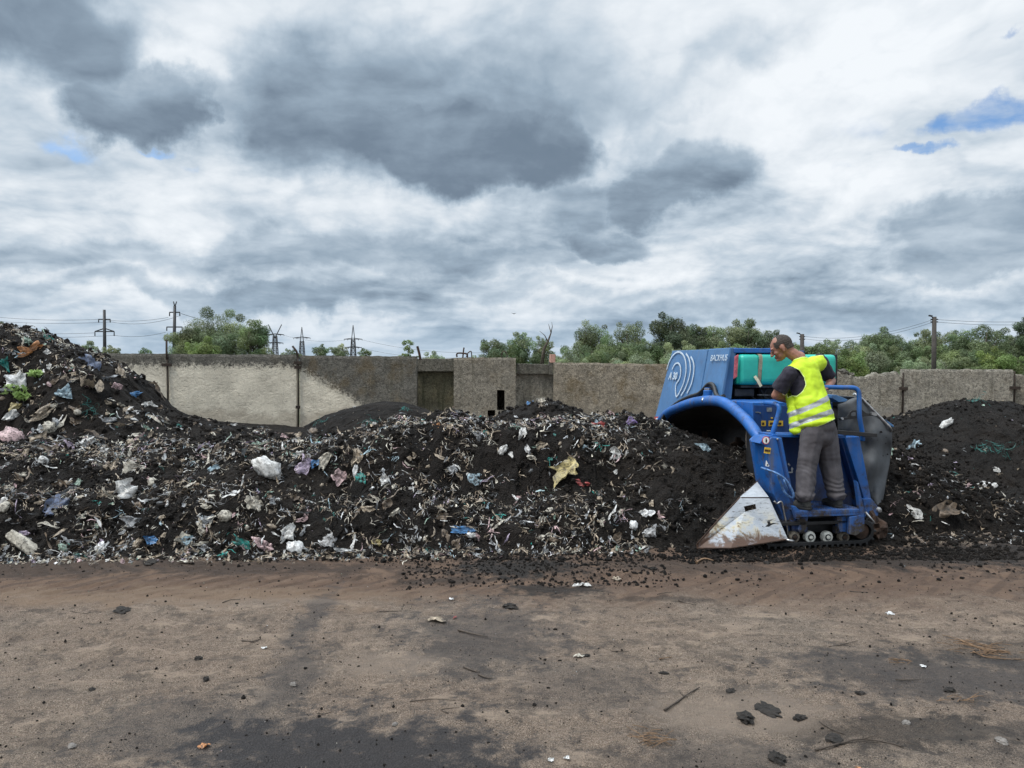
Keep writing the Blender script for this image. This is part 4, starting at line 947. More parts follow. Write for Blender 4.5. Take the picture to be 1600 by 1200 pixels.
T = [(340, 487, 118, 62, 'willow', 'tall middle dome of the big leafy bush behind the two rusty joints'),
     (292, 510, 66, 58, 'willow', 'drooping left flank of the big bush beside the leaning power pole'),
     (398, 504, 62, 60, 'green', 'rounded right flank of the big bush, nearest the lattice pylons'),
     (322, 530, 60, 56, 'fresh', 'low bright green shrub at the front of the big bush'),
     (139, 535, 40, 60, 'pale', 'small pale shrub showing between the rubbish mound and the pole with crossarms'),
     (174, 541, 36, 62, 'pale', 'low shrub just to the right of the pole with crossarms'),
     (228, 544, 26, 62, 'green', 'tiny shrub peeping over the wall left of the big bush'),
     (4, 503, 32, 60, 'dark', 'dark tree top behind the rubbish mound at the left border'),
     (502, 539, 34, 75, 'green', 'small tree between the second and third lattice pylons, on the left'),
     (531, 538, 34, 75, 'pale', 'small pale tree just left of the third lattice pylon'),
     (571, 545, 26, 75, 'green', 'low shrub just right of the third lattice pylon'),
     (638, 530, 24, 40, 'fresh', 'narrow pointed young tree left of the leaning steel stub'),
     (678, 551, 48, 60, 'pale', 'low pale bushes over the recessed wall'),
     (452, 546, 34, 75, 'green', 'low bush right of the big bush, below the first lattice pylon'),
     (772, 528, 52, 62, 'willow', 'grey-green willow left of the dead branch, over the concrete pier'),
     (812, 522, 50, 66, 'green', 'leafy tree right above the right edge of the pier'),
     (846, 527, 50, 60, 'willow', 'bushy willow under the bare dead branch'),
     (884, 550, 50, 58, 'pale', 'low pale bush behind the pinkish brick'),
     (925, 504, 62, 70, 'willow', 'open crowned tree, first tall one right of the dead branch'),
     (915, 538, 66, 60, 'green', 'dense low tree below the open crowned one'),
     (984, 503, 56, 72, 'willow', 'airy tree with visible limbs, second tall one right of the dead branch'),
     (960, 530, 66, 64, 'green', 'mid green rounded bush between the two airy trees'),
     (1010, 532, 56, 62, 'green', 'rounded bush left of the dark tree behind the machine hood'),
     (990, 552, 80, 50, 'pale', 'pale low shrubs along the wall left of the machine'),
     (1042, 492, 60, 66, 'dark', 'dark tall tree right above the front of the machine hood'),
     (1082, 505, 50, 70, 'dark', 'dark tree between the tallest one and the willows over the hood'),
     (1110, 507, 54, 70, 'willow', 'willow standing above the middle of the machine hood'),
     (1160, 503, 66, 72, 'willow', 'broad willow above the teal tank'),
     (1198, 515, 44, 70, 'dark', 'darker tree just left of the man\'s head'),
     (1075, 536, 90, 60, 'pale', 'pale shrubs low behind the machine hood, front part'),
     (1150, 536, 90, 60, 'green', 'green shrubs low behind the machine hood, rear part'),
     (1240, 535, 50, 66, 'green', 'low tree right behind the man\'s head'),
     (1280, 534, 50, 66, 'green', 'low tree right of the lamp post near the man'),
     (1328, 530, 60, 60, 'pale', 'bright green bush above the broken wall top'),
     (1322, 550, 60, 48, 'fresh', 'low fresh green scrub right on the broken wall top'),
     (1378, 515, 72, 66, 'green', 'large rounded tree left of the tall street lamp'),
     (1352, 540, 56, 58, 'pale', 'pale bush at the foot of the large rounded tree'),
     (1412, 533, 56, 60, 'green', 'leafy bush between the rounded tree and the street lamp'),
     (1445, 520, 56, 66, 'willow', 'tree directly behind the tall street lamp'),
     (1482, 516, 56, 64, 'willow', 'pale willow just right of the tall street lamp'),
     (1532, 506, 74, 58, 'green', 'biggest dense green tree right of the street lamp'),
     (1500, 545, 70, 50, 'green', 'low green shrubs over the straight topped wall panel'),
     (1560, 545, 60, 48, 'fresh', 'bright low bush over the last wall joint'),
     (1578, 528, 50, 60, 'willow', 'willow between the biggest tree and the right border'),
     (1603, 498, 44, 56, 'dark', 'dark ragged tree cut by the right border'),
     (1440, 556, 70, 50, 'pale', 'low pale scrub at the foot of the tall street lamp')]
def build_trees():
    for i, (px, ty, wd, Y, k, lab) in enumerate(T):
        gap = .45 if 'airy' in lab or 'open crowned' in lab else .1
        nm = 'shrub' if ('shrub' in lab or 'bush' in lab or 'scrub' in lab) and 'big bush' not in lab else 'tree'
        tree(px, ty, wd * (1.32 if px > 880 else 1.15), Y, k, lab, name=nm, gap=gap, seed=i + 1, cat='tree' if nm == 'tree' else 'shrub')
build_trees()
m_ = MB(); Y = 45; P = lambda a, b: W(a, b, Y)
m_.tube([P(846, 575), P(850, 545), P(856, 534), P(861, 520), P(857, 506)], [.12, .09, .06, .035, .01], 6); m_.tube([P(856, 534), P(851, 524), P(843, 517)], [.04, .025, .008], 5); m_.tube([P(861, 520), P(863, 510), P(862, 503)], [.03, .02, .008], 5)
tag(m_.build('dead_tree', M['bark']), 'bare dead branch rising out of the willow right of the pier', 'dead tree')
# weed on the rubbish mound
def weed(px, py, s, label):
    p = hit(px, py); rg = np.random.RandomState(int(px)); V = []; n = 70
    r_ = empty('weed', p); tag(r_, label, 'weed', 'weeds on the rubbish mound')
    for i in range(n):
        a = rg.uniform(0, 6.28); q = rg.rand() * s; c = np.array([math.cos(a) * q, math.sin(a) * q * .5 - .05, .02 + rg.rand() * s * .7]); d = rg.normal(size=3) * .024; e = rg.normal(size=3) * .02
        V += [c - d, c + e, c + d, c - e]
    meshobj('leaves', V, np.arange(n * 4).reshape(-1, 4), LEAF['fresh'], r_, cols=np.ones((n * 4, 3)) * 1.6)
    m_ = MB(); m_.tube([(0, 0, 0), (.01, -.03, s * .6)], [.006, .003], 5); m_.build('stem', M['bark'], r_)
weed(26, 622, .20, 'bright green weed above the yellow scrap on the rubbish mound'); weed(39, 625, .12, 'smaller green weed right of the other on the rubbish mound'); weed(60, 592, .11, 'small yellowish weed higher on the rubbish mound')
# ================================================================== POWER LINES
def pole(px, topy, Y, label, arms, r_=.16, lean=0, name='power_pole', tops=()):
    b0 = W(px, 575, Y); H = W(px, topy, Y).z; s = Y / F_PX
    r0 = empty(name, (b0.x, Y, 0)); tag(r0, label, 'power pole')
    m_ = MB(); m_.tube([(0, 0, -.3), (lean * s, 0, H)], [r_, r_ * .65], 8); m_.build('pole', M['steel_dark'], r0)
    for (ay, hw, drop, dia) in arms:
        z = W(px, ay, Y).z; x = lean * s * z / H; m_ = MB(); hw *= s; drop *= s
        if dia: m_.tube([(x - hw, 0, z), (x, 0, z + dia * s), (x + hw, 0, z)], .07, 5)
        m_.box((x, 0, z), (hw * 2, .12, .12))
        for q in (-1, 1): m_.tube([(x + q * hw, 0, z), (x + q * hw, 0, z - drop)], .06, 5)
        m_.build('crossarm', M['steel_dark'], r0)
    for pts in tops:
        m_ = MB(); m_.tube([(a * s, 0, W(px, b_, Y).z) for a, b_ in pts], .06, 5); m_.build('bracket', M['steel_dark'], r0)
pole(164, 484, 90, 'slim power pole with two crossarms above the right shoulder of the rubbish mound', [(499, 9, 5, 0), (518, 15, 7, 5)], .24)
pole(271, 478, 85, 'leaning power pole with a forked tip beside the big bush', [(488, 8, 6, 0), (511, 12, 6, 0)], .24, 3, tops=([(3, 480), (1, 471)], [(3, 480), (6, 471)]))
def lattice(px, topy, hw, Y, label, kind):
    b0 = W(px, 575, Y); s = Y / F_PX; r0 = empty('pylon', (b0.x, Y, 0)); tag(r0, label, 'pylon', 'lattice pylons on the skyline')
    Z = lambda y: W(px, y, Y).z
    m_ = MB(); t0 = topy + (18 if kind == 'v' else 22); wl = 5.5 * s; wt = 2.4 * s; zb, zt = 0, Z(t0); r_ = .11
    lv = 9
    for a, b_ in ((-1, -1), (1, -1), (1, 1), (-1, 1)):
        m_.tube([(a * wl, b_ * wl, zb), (a * wt, b_ * wt, zt)], r_, 4)
    for k in range(lv):
        z0, z1 = zb + (zt - zb) * k / lv, zb + (zt - zb) * (k + 1) / lv; w0 = wl + (wt - wl) * k / lv; w1 = wl + (wt - wl) * (k + 1) / lv
        for y_ in (-1, 1):
            m_.tube([(-w0, y_ * w0, z0), (w1, y_ * w1, z1)], r_ * .55, 4); m_.tube([(w0, y_ * w0, z0), (-w1, y_ * w1, z1)], r_ * .55, 4); m_.tube([(-w1, y_ * w1, z1), (w1, y_ * w1, z1)], r_ * .55, 4)
            m_.tube([(y_ * w0, -w0, z0), (y_ * w1, w1, z1)], r_ * .55, 4)
    if kind == 'v':
        for q in (-1, 1): m_.tube([(0, 0, zt - 3 * s), (q * hw * .75 * s, 0, Z(topy))], r_ * 1.2, 4)
    else:
        for q in (-1, 1): m_.tube([(q * wt, 0, zt), (0, 0, Z(topy))], r_, 4)
    m_.build('tower', M['steel_dark'], r0)
    for (y, f) in (((523, 1.0), (536, .9)) if kind == 'v' else ((528, 1.0),) if kind == 'p' else ((530, 1.0), (543, .95))):
        m_ = MB(); z = Z(y); h = hw * f * s
        m_.tube([(-h, 0, z), (0, 0, z + 1.8 * s), (h, 0, z)], r_ * .8, 4); m_.tube([(-h, 0, z), (h, 0, z)], r_ * .8, 4)
        for q in (-1, -.6, .6, 1): m_.tube([(q * h, 0, z), (q * h, 0, z - 2 * s)], r_ * .6, 4)
        m_.build('crossarm', M['steel_dark'], r0)
lattice(430, 507, 14, 220, 'lattice pylon with a V-shaped top just right of the big bush', 'v')
lattice(472, 511, 13, 240, 'lattice pylon with a pointed top above the second rusty joint', 'p')
lattice(552, 508, 14, 230, 'broad lattice pylon furthest to the right of the three, with two crossarms', 'd')
def wire(a, b_, Ya, Yb, sag, label, r_=.03):
    A, B = W(*a, Ya), W(*b_, Yb); m_ = MB(); O = (A + B) / 2
    r_ *= .5; m_.tube([A.lerp(B, k / 14) - O - Vector((0, 0, sag * 4 * (k / 14) * (1 - k / 14))) for k in range(15)], r_, 4)
    o = m_.build('power_line', M['steel_dark']); o.location = O; tag(o, label, 'cable', 'overhead power lines')
def wires():
    L = [((-20, 494), (155, 499), 'top wire left of the slim pole'), ((-20, 501), (173, 503), 'second wire from the top left of the slim pole'), ((-20, 516), (149, 520), 'third wire from the top left of the slim pole'), ((-20, 524), (179, 524), 'lowest wire left of the slim pole')]
    for a, b_, l in L: wire(a, b_, 95, 90, .25, l, .035)
    wire((155, 499), (263, 496), 90, 85, .3, 'upper wire between the slim pole and the leaning pole', .035)
    wire((179, 524), (259, 519), 90, 85, .3, 'lower wire between the slim pole and the leaning pole', .035)
    wire((173, 503), (279, 494), 90, 85, .5, 'middle wire between the slim pole and the leaning pole', .035)
    wire((283, 490), (430, 524), 85, 220, .6, 'wire from the leaning pole over the big bush', .05)
    wire((444, 524), (540, 531), 220, 230, 1.0, 'wire joining the V-topped pylon and the broad pylon', .05)
    wire((566, 531), (760, 551), 230, 200, 1.2, 'upper wire running right from the broad pylon', .06)
    wire((565, 544), (740, 558), 230, 200, 1.2, 'lower wire running right from the broad pylon', .06)
    wire((1461, 499), (1640, 501), 48, 46, .12, 'upper wire running right from the tall street lamp', .02)
    wire((1461, 503), (1640, 506), 48, 46, .12, 'lower wire running right from the tall street lamp', .02)
    wire((1253, 525), (1456, 500), 60, 48, .55, 'upper wire between the two street lamps', .02)
    wire((1253, 529), (1456, 504), 60, 48, .55, 'lower wire between the two street lamps', .02)
wires()
def lamp_post(px, topy, Y, label, r_):
    b0 = W(px, 575, Y); H = W(px, topy, Y).z; s = Y / F_PX; r0 = empty('street_lamp', (b0.x, Y, 0)); tag(r0, label, 'street lamp', 'concrete street lamps behind the wall')
    m_ = MB(); m_.tube([(0, 0, -.3), (0, 0, H)], [r_ * 1.25, r_], 8); m_.build('post', simple('old_pole', (.05, .043, .038), .9, 0, .3, 5), r0)
    m_ = MB(); m_.tube([(0, 0, H - .15), (-4 * s, 0, H + .0)], .03, 5); m_.build('arm', M['steel_dark'], r0)
    m_ = MB(); m_.box((-6 * s, 0, H + .06), (5 * s, .14, .08), rot=(0, R(12), 0)); m_.build('lamp_head', M['steel_dark'], r0)
    for k in (4, 8):
        m_ = MB(); m_.box((0, 0, H - k * s), (.45, .07, .07)); m_.build('crossarm', M['steel_dark'], r0)
lamp_post(1459, 495, 48, 'tall street lamp on a concrete post above the straight topped wall panel', .13)
lamp_post(1253, 522, 60, 'small street lamp just right of the man\'s head', .16)
p = W(803, 490, 60); m_ = MB(); m_.add([(-.22, 0, .06), (0, -.08, 0), (.22, 0, .06), (0, .10, 0), (0, 0, -.05)], [(0, 1, 3), (1, 2, 3), (0, 4, 1), (1, 4, 2), (3, 4, 0), (2, 4, 3)])
o = m_.build('bird', M['black']); o.location = p; tag(o, 'single tiny black bird flying above the concrete pier', 'bird')
# ================================================================== THINGS ON THE GROUND
M['twig'] = simple('dead_twig', (.055, .042, .032), .9, 0, .4, 40, .3)
M['straw'] = simple('dry_straw', (.17, .105, .06), .9, 0, .4, 40, .3)
M['stone'] = simple('stone', (.16, .145, .13), .9, 0, .4, 30, .5)
def gp(px, py):
    p = W(px, py, 5); d = ray(px, py); k = -CAM_H / d.z; q = Vector((d.x * k, d.y * k, 0)); q.z = float(gz(q.x, q.y)); return q
def twig(pts, r_, label, mat='twig', cat='twig', forks=0):
    P = [gp(a, b) for a, b in pts]; O = P[0].copy(); rg = random.Random(int(pts[0][0])); m_ = MB()
    Q = smooth_path([p - O + Vector((0, 0, r_ * .8 + rg.uniform(0, .006))) for p in P], 4)
    m_.tube(Q, [r_ * (1 - .6 * i / len(Q)) * rg.uniform(.8, 1.15) for i in range(len(Q))], 6)
    for k in range(forks):
        q = Q[rg.randint(2, len(Q) - 2)]; e = q + Vector((rg.uniform(-.07, .07), rg.uniform(-.05, .07), rg.uniform(0, .02))); m_.tube([q, (q + e) / 2 + Vector((0, 0, .006)), e], [r_ * .5, r_ * .4, r_ * .2], 5)
    o = m_.build('twig', M[mat]); o.location = O; tag(o, label, cat, 'twigs lying on the yard')
twig([(1038, 1098), (1060, 1086), (1072, 1078), (1093, 1066)], .0065, 'straight brown stick leaning across a pale patch near the dark clod', forks=1)
twig([(716, 980), (735, 986), (762, 992)], .008, 'dark thick twig lying alone below the middle of the row')
twig([(724, 1038), (740, 1042), (750, 1044)], .006, 'short twig, upper of two below the dark thick twig')
twig([(747, 1048), (760, 1053), (769, 1055)], .006, 'short twig, lower of two below the dark thick twig')
twig([(378, 997), (395, 998), (408, 996)], .006, 'dark twig on the left half of the yard')
twig([(1274, 1164), (1310, 1158), (1340, 1154), (1375, 1156), (1412, 1161)], .006, 'longest bent stick at the bottom right of the yard', forks=2)
twig([(1295, 1005), (1318, 1001), (1340, 998)], .004, 'thin straight twig right of the centre of the yard')
twig([(1060, 934), (1072, 938), (1086, 942)], .005, 'short twig in front of the white blade')
twig([(640, 1092), (680, 1089), (726, 1087)], .003, 'very thin long stalk at the bottom centre')
twig([(700, 1112), (690, 1106), (718, 1103)], .003, 'thin bent stalk below the very thin long one')
twig([(1088, 872), (1100, 869), (1115, 871)], .012, 'pale flat piece of wood just below the tip of the white blade', 'straw')
twig([(1500, 995), (1530, 1004), (1570, 1012)], .005, 'pale straw stalk among dry stuff at the right side', 'straw')
twig([(1520, 1010), (1545, 1018), (1600, 1024)], .004, 'long thin stalk below the pale straw stalk', 'straw')
twig([(1030, 1024), (1050, 1018)], .004, 'thin straw bit right of the centre', 'straw')
twig([(1280, 1120), (1300, 1132), (1320, 1140)], .004, 'thin brown stalk above the longest bent stick')
rg = np.random.RandomState(12)
for i in range(16):
    x, y = rg.uniform(-3.2, 4.4), rg.uniform(3.0, 6.4); px, py = proj((x, y, 0)); a = rg.uniform(-.5, .5); L = rg.uniform(8, 20)
    twig([(px - L * math.cos(a), py - L * .35 * math.sin(a)), (px, py + rg.uniform(-2, 2)), (px + L * math.cos(a), py + L * .35 * math.sin(a))], rg.uniform(.002, .0045), 'one of the short broken twigs scattered on the yard dirt')
    C.objects[-1]['group'] = 'short broken twigs scattered on the yard'
def clump(px, py, n, s, label, mat='straw', name='straw_tuft'):
    O = gp(px, py); rg = np.random.RandomState(int(px)); m_ = MB()
    for k in range(n):
        c = Vector((rg.normal() * s * .36, rg.normal() * s * .22, .004 + rg.rand() * .012)); a = rg.normal() * .5; d = Vector((math.cos(a), math.sin(a), rg.normal() * .15)) * s * rg.uniform(.3, .8)
        m_.tube([c - d / 2, c + Vector((0, 0, .004)), c + d / 2], .0018, 4)
    o = m_.build(name, M[mat]); o.location = O; tag(o, label, 'straw')
clump(1022, 1146, 26, .16, 'tuft of orange brown straw at the bottom below the straight stick'); clump(1520, 1000, 24, .22, 'straw tuft at the right side of the yard'); clump(1402, 1028, 12, .1, 'small straw tuft left of the larger one'); clump(1500, 1086, 12, .12, 'straw wisp in the damp patch at the lower right'); clump(1555, 1012, 26, .17, 'loose straw by the right border')
M['clod'] = simple('brown_black_clod', (.026, .021, .017), .95, 0, .6, 40, 1.0, .03)
def lump(px, py, wpx, hpx, mat, label, name='clod', cat='clod', cr=.6):
    p = gp(px, py); rg = np.random.RandomState(int(px * 3)); s = px_len(p, 1); v, f = ball(rg, wpx * s, wpx * s * .7, hpx * s * .8, cr); o = meshobj(name, v, f, mat); o.location = p; o.rotation_euler = (0, 0, rg.uniform(0, 6)); tag(o, label, cat, 'clods and stones on the yard'); return o
for i, a in enumerate([(1165, 1113, 30, 14, 'biggest black ragged clod at the lower right'), (1198, 1098, 44, 7, 'long flat black clod right above the biggest one'), (1250, 1113, 20, 8, 'dark flat clod right of the biggest one'), (1214, 1180, 30, 14, 'black clod near the bottom border'),
          (798, 944, 24, 9, 'black clod below the end of the smeared compost'), (235, 876, 26, 7, 'black clod on the dirt just in front of the left part of the row'), (190, 952, 28, 8, 'dark flat clod on the left of the yard'), (310, 1024, 13, 9, 'rounded brown clod on the left half of the yard'),
          (322, 1060, 12, 8, 'small dark clod below the rounded brown one'), (144, 1068, 12, 6, 'small dark clod near the left border'), (1036, 1043, 12, 6, 'right one of a pair of small dark clods in the centre'), (1020, 886, 14, 7, 'right one of two black clods in front of the arch'), (1008, 884, 10, 6, 'left one of two black clods in front of the arch'),
          (1198, 874, 12, 6, 'black clod below the white rollers'), (1040, 1043, 10, 5, 'left one of a pair of small dark clods in the centre'), (1142, 1068, 18, 5, 'flat dark clod above the long flat one'), (1305, 1150, 30, 10, 'dark crumbly clod on the longest stick'), (1345, 1078, 14, 5, 'small clod at the lower right'), (917, 1016, 12, 6, 'dark clod beside a white scrap, centre of the yard'), (1484, 1072, 16, 9, 'brown clod in the damp patch at the right')]):
    lump(a[0], a[1], a[2] * .85, a[3] * .85, M['clod'], a[4])
lump(458, 1064, 10, 8, M['stone'], 'grey stone on the long dark stain', 'stone', 'stone', .3); lump(1416, 1125, 12, 7, M['stone'], 'grey stone at the lower right of the damp patch', 'stone', 'stone', .3); lump(112, 1163, 12, 8, M['stone'], 'brown stone near the bottom left', 'stone', 'stone', .3); lump(617, 1126, 9, 7, M['stone'], 'small grey stone at the bottom centre', 'stone', 'stone', .3)
lump(1565, 1160, 16, 9, M['stone'], 'pale brown stone near the bottom right', 'stone', 'stone', .3)
def ground_scrap(px, py, w_, h_, colr, label, kind='film', name=None, cat=None):
    p = gp(px, py); rg = np.random.RandomState(int(px)); s = px_len(p, 1); vs, fs = sheet(rg, w_ * s * .8, h_ * s * 1.4, .18, 7, 7); c = np.array(PAL[colr])
    cols = np.clip(c * (1 + .2 * rg.normal(size=(len(vs), 1))), 0, .85); o = meshobj(name or 'plastic_scrap', vs, fs, M['litter'], smooth=True, cols=cols); o.location = p + Vector((0, 0, .005)); tag(o, label, cat or 'plastic scrap')
ground_scrap(908, 914, 32, 8, 'off white', 'crumpled off-white scrap on the dirt in front of the machine, left one'); ground_scrap(961, 900, 14, 8, 'beige', 'brownish yellow folded scrap standing on the dirt before the arch')
ground_scrap(320, 1161, 18, 7, 'orange', 'orange brown dead leaf at the bottom left', name='leaf', cat='leaf'); ground_scrap(1341, 1195, 14, 5, 'orange', 'orange red scrap at the bottom border'); ground_scrap(680, 968, 30, 10, 'beige', 'frayed beige rag on the yard below the smeared compost', name='rag', cat='rag')
ground_scrap(290, 877, 26, 6, 'cream', 'cream scrap on the dirt just below the row at the left'); ground_scrap(66, 873, 20, 5, 'off white', 'thin pale scrap on the dirt at the left border'); ground_scrap(705, 933, 8, 4, 'white', 'small white scrap below the smeared compost'); ground_scrap(412, 1010, 9, 5, 'off white', 'tiny pale scrap right of the dark twig')
ground_scrap(905, 1017, 18, 5, 'cream', 'pale scrap touching a dark clod at the centre'); ground_scrap(711, 964, 6, 6, 'red', 'tiny red scrap beside the frayed beige rag'); ground_scrap(860, 1180, 10, 6, 'off white', 'small white scrap at the bottom centre'); ground_scrap(1443, 1037, 9, 6, 'white', 'small white scrap in the damp patch at the right'); ground_scrap(1390, 952, 12, 5, 'white', 'small pale scrap below the turned compost'); ground_scrap(885, 1180, 9, 6, 'off white', 'pale scrap next to the small white one at the bottom centre')
# ================================================================== COMPOST TURNER
MO = Vector((2.5, 7.3, 0)); MA = R(8.9)
MR = empty('compost_turner', MO, MA); tag(MR, 'blue compost turner with grey rear curtain, teal tank and white side blade', 'compost turner')
RM = Matrix.Rotation(-MA, 3, 'Z')
def lray(px, py): return RM @ (Vector((0, 0, CAM_H)) - MO), RM @ ray(px, py)
def L(px, py, y):
    o, d = lray(px, py); return o + d * ((y - o.y) / d.y)
SL = .21                                  # the front of the hood leans back
def FP(px, py, off=0.0):
    o, d = lray(px, py); k = (SL * (o.z - .9) - o.x + off) / (d.x - SL * d.z); return o + d * k
def F0(px, py, x=0.0):
    o, d = lray(px, py); return o + d * ((x - o.x) / d.x)
def LX(px, py, x): return F0(px, py, x)
def rprism(m_, pts, y, dy, mi=0):
    m_.prism([L(a, b, y) for a, b in pts], (0, dy, 0), mi); return m_
b_ = M['blue']; bl = M['blue_light']; bd = M['blue_dark']
# --- hood
YN = FP(1141, 543).y; YF = FP(1050, 548).y; ZT = FP(1100, 546).z; XB = L(1305, 560, YN).x
arch_px = [(1028, 668), (1035, 655), (1046, 644), (1063, 636), (1080, 630), (1095, 627), (1111, 626), (1127, 628), (1141, 635), (1152, 644), (1165, 656), (1177, 671), (1186, 685), (1193, 699)]
A3 = [F0(a, b, .02) for a, b in arch_px]
def front_panel(name, pts, off, mat, th=.03):
    P = [FP(a, b, off) for a, b in pts]; m_ = MB(); m_.prism(P, (th, 0, 0)); return m_.build(name, mat, MR, bevel=.006)
pa = front_panel('front_panel', [(1022, 660), (1022.5, 655), (1050.5, 548), (1105.5, 546), (1094, 613), (1080, 617), (1060, 628), (1045, 641), (1035, 655), (1031, 662)], -.012, bl)
pb = front_panel('front_panel', [(1107, 546), (1140, 543.3), (1126, 624), (1112, 620), (1095.5, 614)], -.012, bl)
# hood body behind the panels
m_ = MB(); zb = 1.27
fy = [YN, YF]
m_.prism([(SL * (zb - .9) + .02, YF - .03, zb), (SL * (ZT - .9) + .02, YF - .03, ZT - .012), (XB, YF - .03, ZT - .012), (XB, YF - .03, zb)], (0, -(YF - YN) * .62, 0))
m_.build('hood', bd, MR, bevel=.01)
# near side of the housing: corner post, roof plate, back post
o0, o1 = FP(1141, 543.3), FP(1127, 624)
m_ = MB(); m_.prism([(o0.x + .0, YN - .004, o0.z), (o0.x + .075, YN - .004, o0.z), (o1.x + .14, YN - .004, o1.z), (o1.x + .0, YN - .004, o1.z)], (0, .6, 0)); m_.build('corner_post', bl, MR, bevel=.006)
m_ = MB(); m_.box(((o0.x + .04 + XB * .62) / 2, YN + .45, ZT - .03), (XB * .62 - o0.x - .04, .95, .055)); m_.build('roof_plate', b_, MR, bevel=.008)
# engine bay behind the tank
zb1 = L(1150, 624, YN).z
m_ = MB(); m_.box(((o1.x + .15 + XB) / 2, YN + .62, (zb1 + ZT) / 2 - .05), (XB - o1.x - .20, .04, ZT - zb1 - .08)); m_.build('engine_bay_wall', M['black'], MR)
pt = L(1150, 606, YN); m_ = MB(); m_.box((pt.x + .12, YN + .18, pt.z - .055), (.24, .30, .09)); m_.box((pt.x + .55, YN + .30, pt.z - .09), (.35, .2, .16)); m_.build('engine_block', M['steel_dark'], MR, bevel=.01)
m_ = MB()
for a in ([(1188, 608), (1192, 616), (1196, 624)], [(1198, 607), (1194, 617), (1200, 625)], [(1176, 607), (1172, 616), (1180, 625)]):
    m_.tube(smooth_path([L(p[0], p[1], YN + .12) for p in a], 5), .016, 8)
m_.build('engine_hoses', M['black'], MR)
m_ = MB(); m_.tube([L(1183, 617, YN + .1), L(1212, 617.5, YN + .1)], .008, 6); m_.build('engine_pipe', M['steel'], MR)
q = L(1155, 604, YN); m_ = MB(); m_.box(((q.x + XB) / 2, YN + .12, q.z), (XB - q.x, .34, .025)); m_.box((XB, YN + .1, (q.z + ZT) / 2 - .03), (.03, .25, ZT - q.z - .08)); m_.build('tank_shelf', M['black'], MR, bevel=.004)
# teal tank, strapped down: rounded box with a waist for the strap
ta, tb = L(1152, 603, YN), L(1301, 554, YN)
def tank():
    m_ = MB(); x0, x1 = ta.x, tb.x; z0, z1 = q.z + .016, tb.z; yc = YN + .08; hy = .17; xs_ = L(1182, 580, YN).x
    st = [(x0, .80), (x0 + .012, .93), (x0 + .035, 1), (xs_ - .03, 1), (xs_ - .018, .93), (xs_ + .018, .93), (xs_ + .03, 1), (x1 - .035, 1), (x1 - .012, .95), (x1, .84)]
    n = 32; vs = []; fs = []
    for x, k in st:
        for i in range(n):
            a = 2 * math.pi * i / n; c, s = math.cos(a), math.sin(a); e = .32
            yy = math.copysign(abs(c) ** e, c) * hy * k; zz = math.copysign(abs(s) ** e, s) * (z1 - z0) / 2 * (k * .5 + .5 if k < 1 else 1)
            vs.append((x, yc + yy, (z0 + z1) / 2 + zz))
    for j in range(len(st) - 1):
        for i in range(n): fs.append((j * n + i, j * n + (i + 1) % n, (j + 1) * n + (i + 1) % n, (j + 1) * n + i))
    fs += [tuple(range(n - 1, -1, -1)), tuple((len(st) - 1) * n + i for i in range(n))]
    m_.add(vs, fs, 0, False); o = m_.build('tank', M['teal'], MR, bevel=.004)
    m_ = MB(); pth = []
    for i in range(n + 1):
        a = 2 * math.pi * i / n + 4.2; c, s = math.cos(a), math.sin(a)
        pth.append((math.copysign(abs(c) ** .32, c) * (hy * .95), math.copysign(abs(s) ** .32, s) * ((z1 - z0) / 2 * .985)))
    vs = []; fs = []
    for i, (yy, zz) in enumerate(pth):
        w_ = .022; sk = (zz / (z1 - z0)) * .03; vs += [(xs_ - w_ + sk, yc + yy * 1.01, (z0 + z1) / 2 + zz * 1.01), (xs_ + w_ + sk, yc + yy * 1.01, (z0 + z1) / 2 + zz * 1.01)]
    fs = [(2 * i, 2 * i + 1, 2 * i + 3, 2 * i + 2) for i in range(n)]
    m_.add(vs, fs); s_ = m_.build('strap', M['strap'], MR); so_ = s_.modifiers.new('s', 'SOLIDIFY'); so_.thickness = .006; so_.offset = 1
    m_ = MB(); a = [L(1179, 588, YN - .11), L(1184, 595, YN - .12), L(1189, 604, YN - .13)]; vs = []
    for k, p in enumerate(a): vs += [p + Vector((-.014, 0, -.008)), p + Vector((.016, .004, .01))]
    m_.add(vs, [(0, 1, 3, 2), (2, 3, 5, 4)]); e = m_.build('strap_tail', simple('pale_webbing', (.50, .47, .33), .8, 0, .2, 30), s_); so_ = e.modifiers.new('s', 'SOLIDIFY'); so_.thickness = .005
    m_ = MB(); rprism(m_, [(1149, 557), (1154, 554), (1152, 588), (1147, 592)], YN - .085, .02); m_.build('red_tape', simple('faded_red_tape', (.42, .09, .11), .7, 0, .4, 30), s_)
tank()
# --- deck below the tank and control bulkhead
YD = .42
xq = .10; zt_ = F0(1176, 629, xq); YD = zt_.y
pd = [FP(1127, 624, .05), zt_, F0(1176, 672, xq), F0(1164, 660, xq), F0(1152, 648, xq), F0(1140, 640, xq), F0(1127, 634, xq)]
m_ = MB(); XD = L(1301, 640, YD).x; m_.prism([(xq, p.y, p.z) for p in pd], (XD - xq, 0, 0)); m_.build('deck_box', b_, MR, bevel=.006)
zc_ = L(1230, 690, YD).z
m_ = MB(); m_.box(((xq + XD) / 2, YD + .07, (zt_.z + zc_) / 2 - .01), (XD - xq - .04, .12, zt_.z - zc_ - .03)); m_.build('lower_deck', bd, MR, bevel=.004)
m_ = MB(); rprism(m_, [(1178, 633), (1298, 636), (1298, 687), (1204, 687), (1178, 664)], YD - .012, .011); m_.build('control_panel', bd, MR, bevel=.003)
